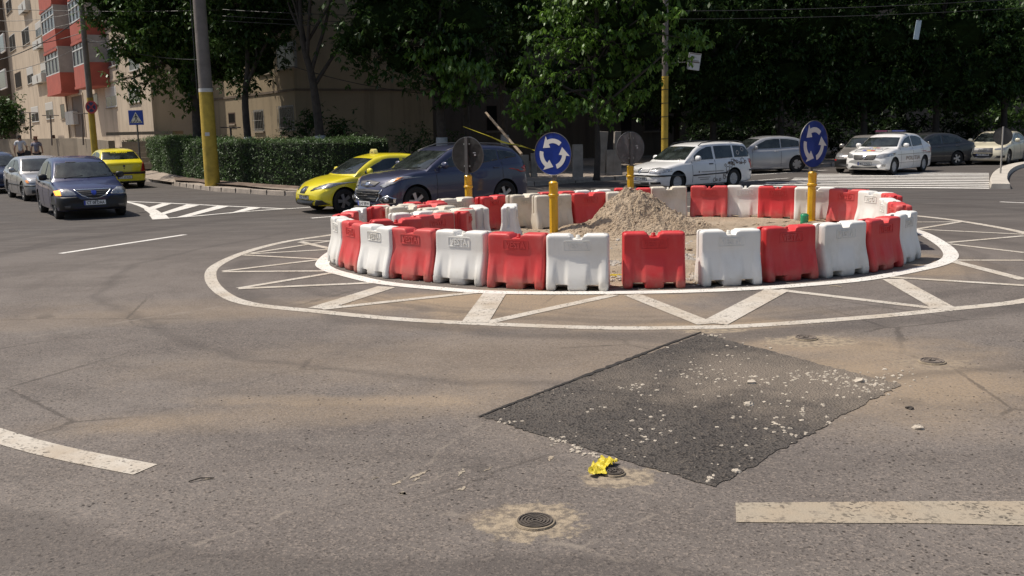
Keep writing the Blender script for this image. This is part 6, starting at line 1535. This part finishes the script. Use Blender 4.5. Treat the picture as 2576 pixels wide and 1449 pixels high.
for i,(px,Y,l,m,bl) in enumerate((
 (1530,45,'dark tree directly behind the bright central tree','leafd',[(1480,60,0,3.0,2.2),(1600,80,0,3.0,2.2),(1540,200,0,2.8,1.6),(1450,230,0,2.0,1.1),(1640,220,0,2.2,1.2),(1550,-80,0,3.6,2),(1700,20,0,2.6,2)]),
 (1790,46.5,'dark tree right of the yellow banded pole','leafd',[(1740,80,0,2.4,2.0),(1820,60,0,2.6,2.1),(1780,200,0,2.5,1.6),(1860,200,0,2.2,1.6),(1800,290,0,1.8,.8),(1780,-80,0,3.4,2),(1900,40,0,2.4,2.0)]),
 (1960,47,'dark tree behind the right blue sign, left of the police car','leafd',[(1950,70,0,2.5,2.0),(2040,70,0,2.4,2.0),(1980,190,0,2.5,1.6),(2060,230,0,1.9,1.3),(1930,270,0,1.6,.9),(1990,-70,0,3.4,2)]),
 (2170,47,'dark tree over the police car with a few sunlit sprays','leafd',[(2140,60,0,2.2,1.8),(2220,100,0,2.2,1.8),(2160,200,0,2.2,1.5),(2240,230,0,1.8,1.1),(2130,280,0,1.5,.7),(2180,-70,0,3.2,1.9)]),
 (2350,48,'dark round-crowned tree right of the pale blue panel','leafd',[(2330,70,0,2.3,1.9),(2420,80,0,2.4,2.0),(2360,190,0,2.3,1.6),(2440,200,0,2.2,1.5),(2300,250,0,1.6,.8),(2380,-60,0,3.2,1.8)]),
 (2520,49,'greyish green tree at the right picture edge','leafm',[(2500,120,0,2.2,1.6),(2560,60,0,1.6,1.6),(2600,160,0,2.4,1.8),(2480,20,0,1.6,1.2),(2520,210,0,2.0,1.2),(2620,40,2,2.0,1.5)]),
 (2700,50,'dark tree just outside the right edge with branches reaching in','leafd',[(2660,80,0,2.4,2.0),(2700,-60,0,3.2,2.0),(2640,200,0,2.0,1.4)]),
 (1700,54,'far dark tree in the second row behind the estate car','leafd',[(1640,120,0,3.5,2.4),(1760,140,0,3.5,2.4),(1700,240,0,3.2,1.8),(1700,-20,0,4,2.4)]),
 (1920,54,'far dark tree in the second row behind the two-door hatchback','leafd',[(1880,120,0,3.5,2.4),(2000,140,0,3.5,2.4),(1930,240,0,3.2,1.8),(1940,-20,0,4,2.4)]),
 (2180,54,'far dark tree in the second row behind the police car','leafd',[(2120,120,0,3.5,2.4),(2260,140,0,3.5,2.4),(2180,250,0,3.2,1.6),(2180,-20,0,4,2.4)]),
 (2440,56,'far dark tree in the second row behind the cream saloon','leafd',[(2380,120,0,3.5,2.4),(2500,150,0,3.5,2.4),(2440,250,0,3.2,1.6),(2400,-10,0,3.4,2.0)]),
 )):
    tree(px,345,Y,l,bl,M[m],.19,.15,dens=18 if Y<50 else 12,size=.20 if Y<50 else .28,lime=False,seed=30+i,name='street_tree')
tree(2200,345,36.5,'small sunlit sprays of chestnut leaves hanging above the police car',[(2170,25,0,.5,.2),(2240,28,0,.5,.2),(2130,65,0,.4,.25),(2180,140,0,.5,.35),(2150,105,0,.3,.2),(2125,195,0,.3,.2),(2110,265,0,.3,.2),(2060,262,0,.35,.2),(2290,180,0,.8,.3),(1985,340-75,0,.2,.15)],M['leafb'],.05,.15,dens=22,size=.2,lime=False,seed=50,droop=.9) if False else None
def bush(px,Y,zb,label,bl,m,size=.12,dens=30,seed=1):
    tree(px,360,Y,label,bl,M[m],.05,zb,dens=dens,size=size,lime=False,name='bush',cat='bush',group='bushes',seed=seed,limbs=True,droop=.2)
bush(775,38.5,.3,'dark glossy bush left of the leaning trunk behind the hedge',[(770,320,0,.55,.6),(745,345,0,.6,.35),(785,295,0,.3,.25)],'leafd',.16,40,60)
bush(845,38.5,.3,'dark glossy bush right of the leaning trunk behind the hedge',[(840,330,0,.5,.45),(860,320,0,.35,.4),(870,350,0,.4,.2)],'leafd',.16,40,61)
bush(1030,37,.15,'low dark shrubs behind the dark crossover roof',[(1000,352,0,.8,.35),(1060,350,0,.9,.4),(1100,352,0,.6,.35)],'leafd',.13,40,62)
bush(2490,52,.15,'leafy sunlit shrub behind the cream saloon',[(2480,300,0,1.3,.7),(2530,290,0,1.3,.8),(2440,310,0,1.0,.5),(2590,300,0,1.5,.8)],'leafm',.2,22,63)
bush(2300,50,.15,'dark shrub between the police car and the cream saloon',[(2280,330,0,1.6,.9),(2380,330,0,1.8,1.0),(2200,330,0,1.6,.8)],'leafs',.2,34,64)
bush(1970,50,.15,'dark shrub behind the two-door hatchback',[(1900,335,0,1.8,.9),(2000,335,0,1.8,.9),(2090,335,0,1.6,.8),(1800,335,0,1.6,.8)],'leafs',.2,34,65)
bush(15,58,.9,'dark leafy bush against the far end of the beige block',[(10,300,0,1.2,1.2),(20,265,0,.9,.7),(30,325,0,.8,.6),(-20,290,0,1.4,1.4)],'leafd',.2,26,66)
# ------------------------------------------------------------------ people
def skin(name,mt,verts,edges,rad,parent,lvl=2):
    me=bpy.data.meshes.new(name); me.from_pydata(verts,edges,[]); o=bpy.data.objects.new(name,me); COL.objects.link(o)
    o.modifiers.new('skin','SKIN'); 
    for i,r_ in enumerate(rad): me.skin_vertices[0].data[i].radius=(r_[0],r_[1]) if hasattr(r_,'__len__') else (r_,r_)
    me.skin_vertices[0].data[0].use_root=True
    sb=o.modifiers.new('sub','SUBSURF'); sb.levels=lvl; sb.render_levels=lvl
    dg=bpy.context.evaluated_depsgraph_get(); m2=bpy.data.meshes.new_from_object(o.evaluated_get(dg)); bpy.data.objects.remove(o)
    m2.materials.clear(); m2.materials.append(mt); m2.polygons.foreach_set('use_smooth',[True]*len(m2.polygons))
    o=bpy.data.objects.new(name,m2); COL.objects.link(o); o.parent=parent; return o
M['skin']=mat('skin',(.42,.24,.17),.6)
def person(px,Y,zb,face,label,shirt,trous,hairc,woman=False,H=1.72,stride=.22):
    g=P(px,380,Y); g.z=zb; root=empty('person',g,face,label,'person'); s=H/1.72; q=lambda *v: [(a*s,b*s,c*s) for a,b,c in v]
    sw=.17 if woman else .19
    hipz,shz=.90,1.40
    V=q((0,0,hipz),(0,0,1.08),(0,0,1.26),(0,0,shz),(0.01,0,1.48),(.02,0,1.58),(.02,0,1.66),
        (0,sw,1.385),(-.06,sw+.07,1.12),(.03,sw+.10,.90),(.06,sw+.09,.82),
        (0,-sw,1.385),(.04,-sw-.07,1.12),(.13,-sw-.06,.92),(.17,-sw-.05,.84),
        (0,.09,.86),(stride*.5,.10,.48),(stride*.6,.10,.08),(stride*.6+.14,.11,.04),
        (0,-.09,.86),(-stride*.3,-.10,.48),(-stride*1.1,-.10,.10),(-stride*1.1+.13,-.11,.04),
        (.115,0,1.575))
    E_=[(0,1),(1,2),(2,3),(3,4),(4,5),(5,6),(3,7),(7,8),(8,9),(9,10),(3,11),(11,12),(12,13),(13,14),(0,15),(15,16),(16,17),(17,18),(0,19),(19,20),(20,21),(21,22),(5,23)]
    r_=[(.13,.10),(.12,.10),(.13,.10),(.11,.09),.055,.085,.075,.055,.042,.032,.03,.055,.042,.032,.03,.085,.06,.04,.035,.085,.06,.04,.035,.012]
    skin('body',M['skin'],V,E_,[(a[0]*s,a[1]*s) if hasattr(a,'__len__') else a*s for a in r_],root)
    # fingers: short separate chains from each palm
    for hx,hy in ((.06,sw+.09),(.17,-sw-.05)):
        for k in range(5):
            dx=(k-1.5)*.018 if k<4 else .035; z0=.80; ln=(.07,.08,.075,.06,.045)[k]
            skin('finger',M['skin'],q((hx+dx,hy,z0),(hx+dx*1.1+.004,hy,z0-ln*.5),(hx+dx*1.1+.014,hy,z0-ln)),[(0,1),(1,2)],[.009,.008,.007],root,1)
    e=.018
    Vs=q((0,0,.90),(0,0,1.08),(0,0,1.26),(0,0,1.40),(0,sw,1.385),(-.04,sw+.045,1.20),(0,-sw,1.385),(.03,-sw-.045,1.20))
    skin('shirt',shirt,Vs,[(0,1),(1,2),(2,3),(3,4),(4,5),(3,6),(6,7)],[(.165,.125),(.15,.125),(.155,.125),(.125,.105),.078,.068,.078,.068],root)
    Vt=q((0,0,.93),(0,.09,.84),(stride*.5,.10,.48),(stride*.6,.10,.12),(0,-.09,.84),(-stride*.3,-.10,.48),(-stride*1.1,-.10,.13))
    skin('trousers',trous,Vt,[(0,1),(1,2),(2,3),(0,4),(4,5),(5,6)],[(.15,.12),.105,.08,.065,.105,.08,.065],root)
    Vh=q((-.01,0,1.62),(-.02,0,1.68),(-.05,0,1.58)) ; skin('hair',hairc,Vh,[(0,1),(0,2)],[.088,.075,.075 if not woman else .08],root)
    b=MB(); 
    for sx in (stride*.6+.06,-stride*1.1+.05): b.box((sx*s,(.11 if sx>0 else -.11)*s,.035),(.27,.09,.07))
    b.build('shoe',M['black'],root,bevel=.02)
    return root
M['shirtw']=mat('white_shirt',(.62,.63,.66),.8,var=.08,vscale=9); M['trn']=mat('dark_trousers',(.025,.03,.045),.9); M['hair1']=mat('dark_hair',(.02,.016,.014),.7); M['hair2']=mat('auburn_hair',(.16,.055,.025),.7)
M['top2']=mat('patterned_top',(.33,.32,.38),.8,dirt=(.10,.095,.14),vscale=9); M['trb']=mat('black_trousers',(.015,.015,.018),.9)
m1=person(53,48.5,.42,R(105),'person in a white shirt and dark trousers walking, carrying a bag',M['shirtw'],M['trn'],M['hair1'],H=1.76)
b=MB(); b.box((0,0,0),(.30,.10,.26)); bo=b.build('shoulder_bag',mat('black_bag',(.025,.022,.022),.6),bevel=.03,loc=m1.location+Vector((.36,-.05,.86))); bo.rotation_euler=(0,R(12),R(10)); b=MB(); b.tube([(-.1,0,.12),(-.06,0,.34),(.06,0,.34),(.1,0,.12)],.012,6); b.build('handle',M['black'],bo); tag(bo,'black bag carried at the side of the person in the white shirt','bag')
person(93,47.5,.45,R(100),'person with auburn hair in a patterned grey top walking away',M['top2'],M['trb'],M['hair2'],True,1.66)
# litter
for i,(px,py,l) in enumerate(((505,1210,'thin dark twig on the road above the bottom left'),(2100,722,'pale wooden splinter by the foot of the white barrier'))):
    p=G(px,py); b=MB(); b.tube([(-.07,0,.004),(.0,.012,.012),(.08,0,.004)],.004,5); o=b.build('twig',M['bark'] if i==0 else mat('pale_wood',(.5,.4,.27),.8),loc=(p.x,p.y,.004)); o.rotation_euler=(0,0,R(20 if i==0 else -25)); tag(o,l,'twig','litter on the road')
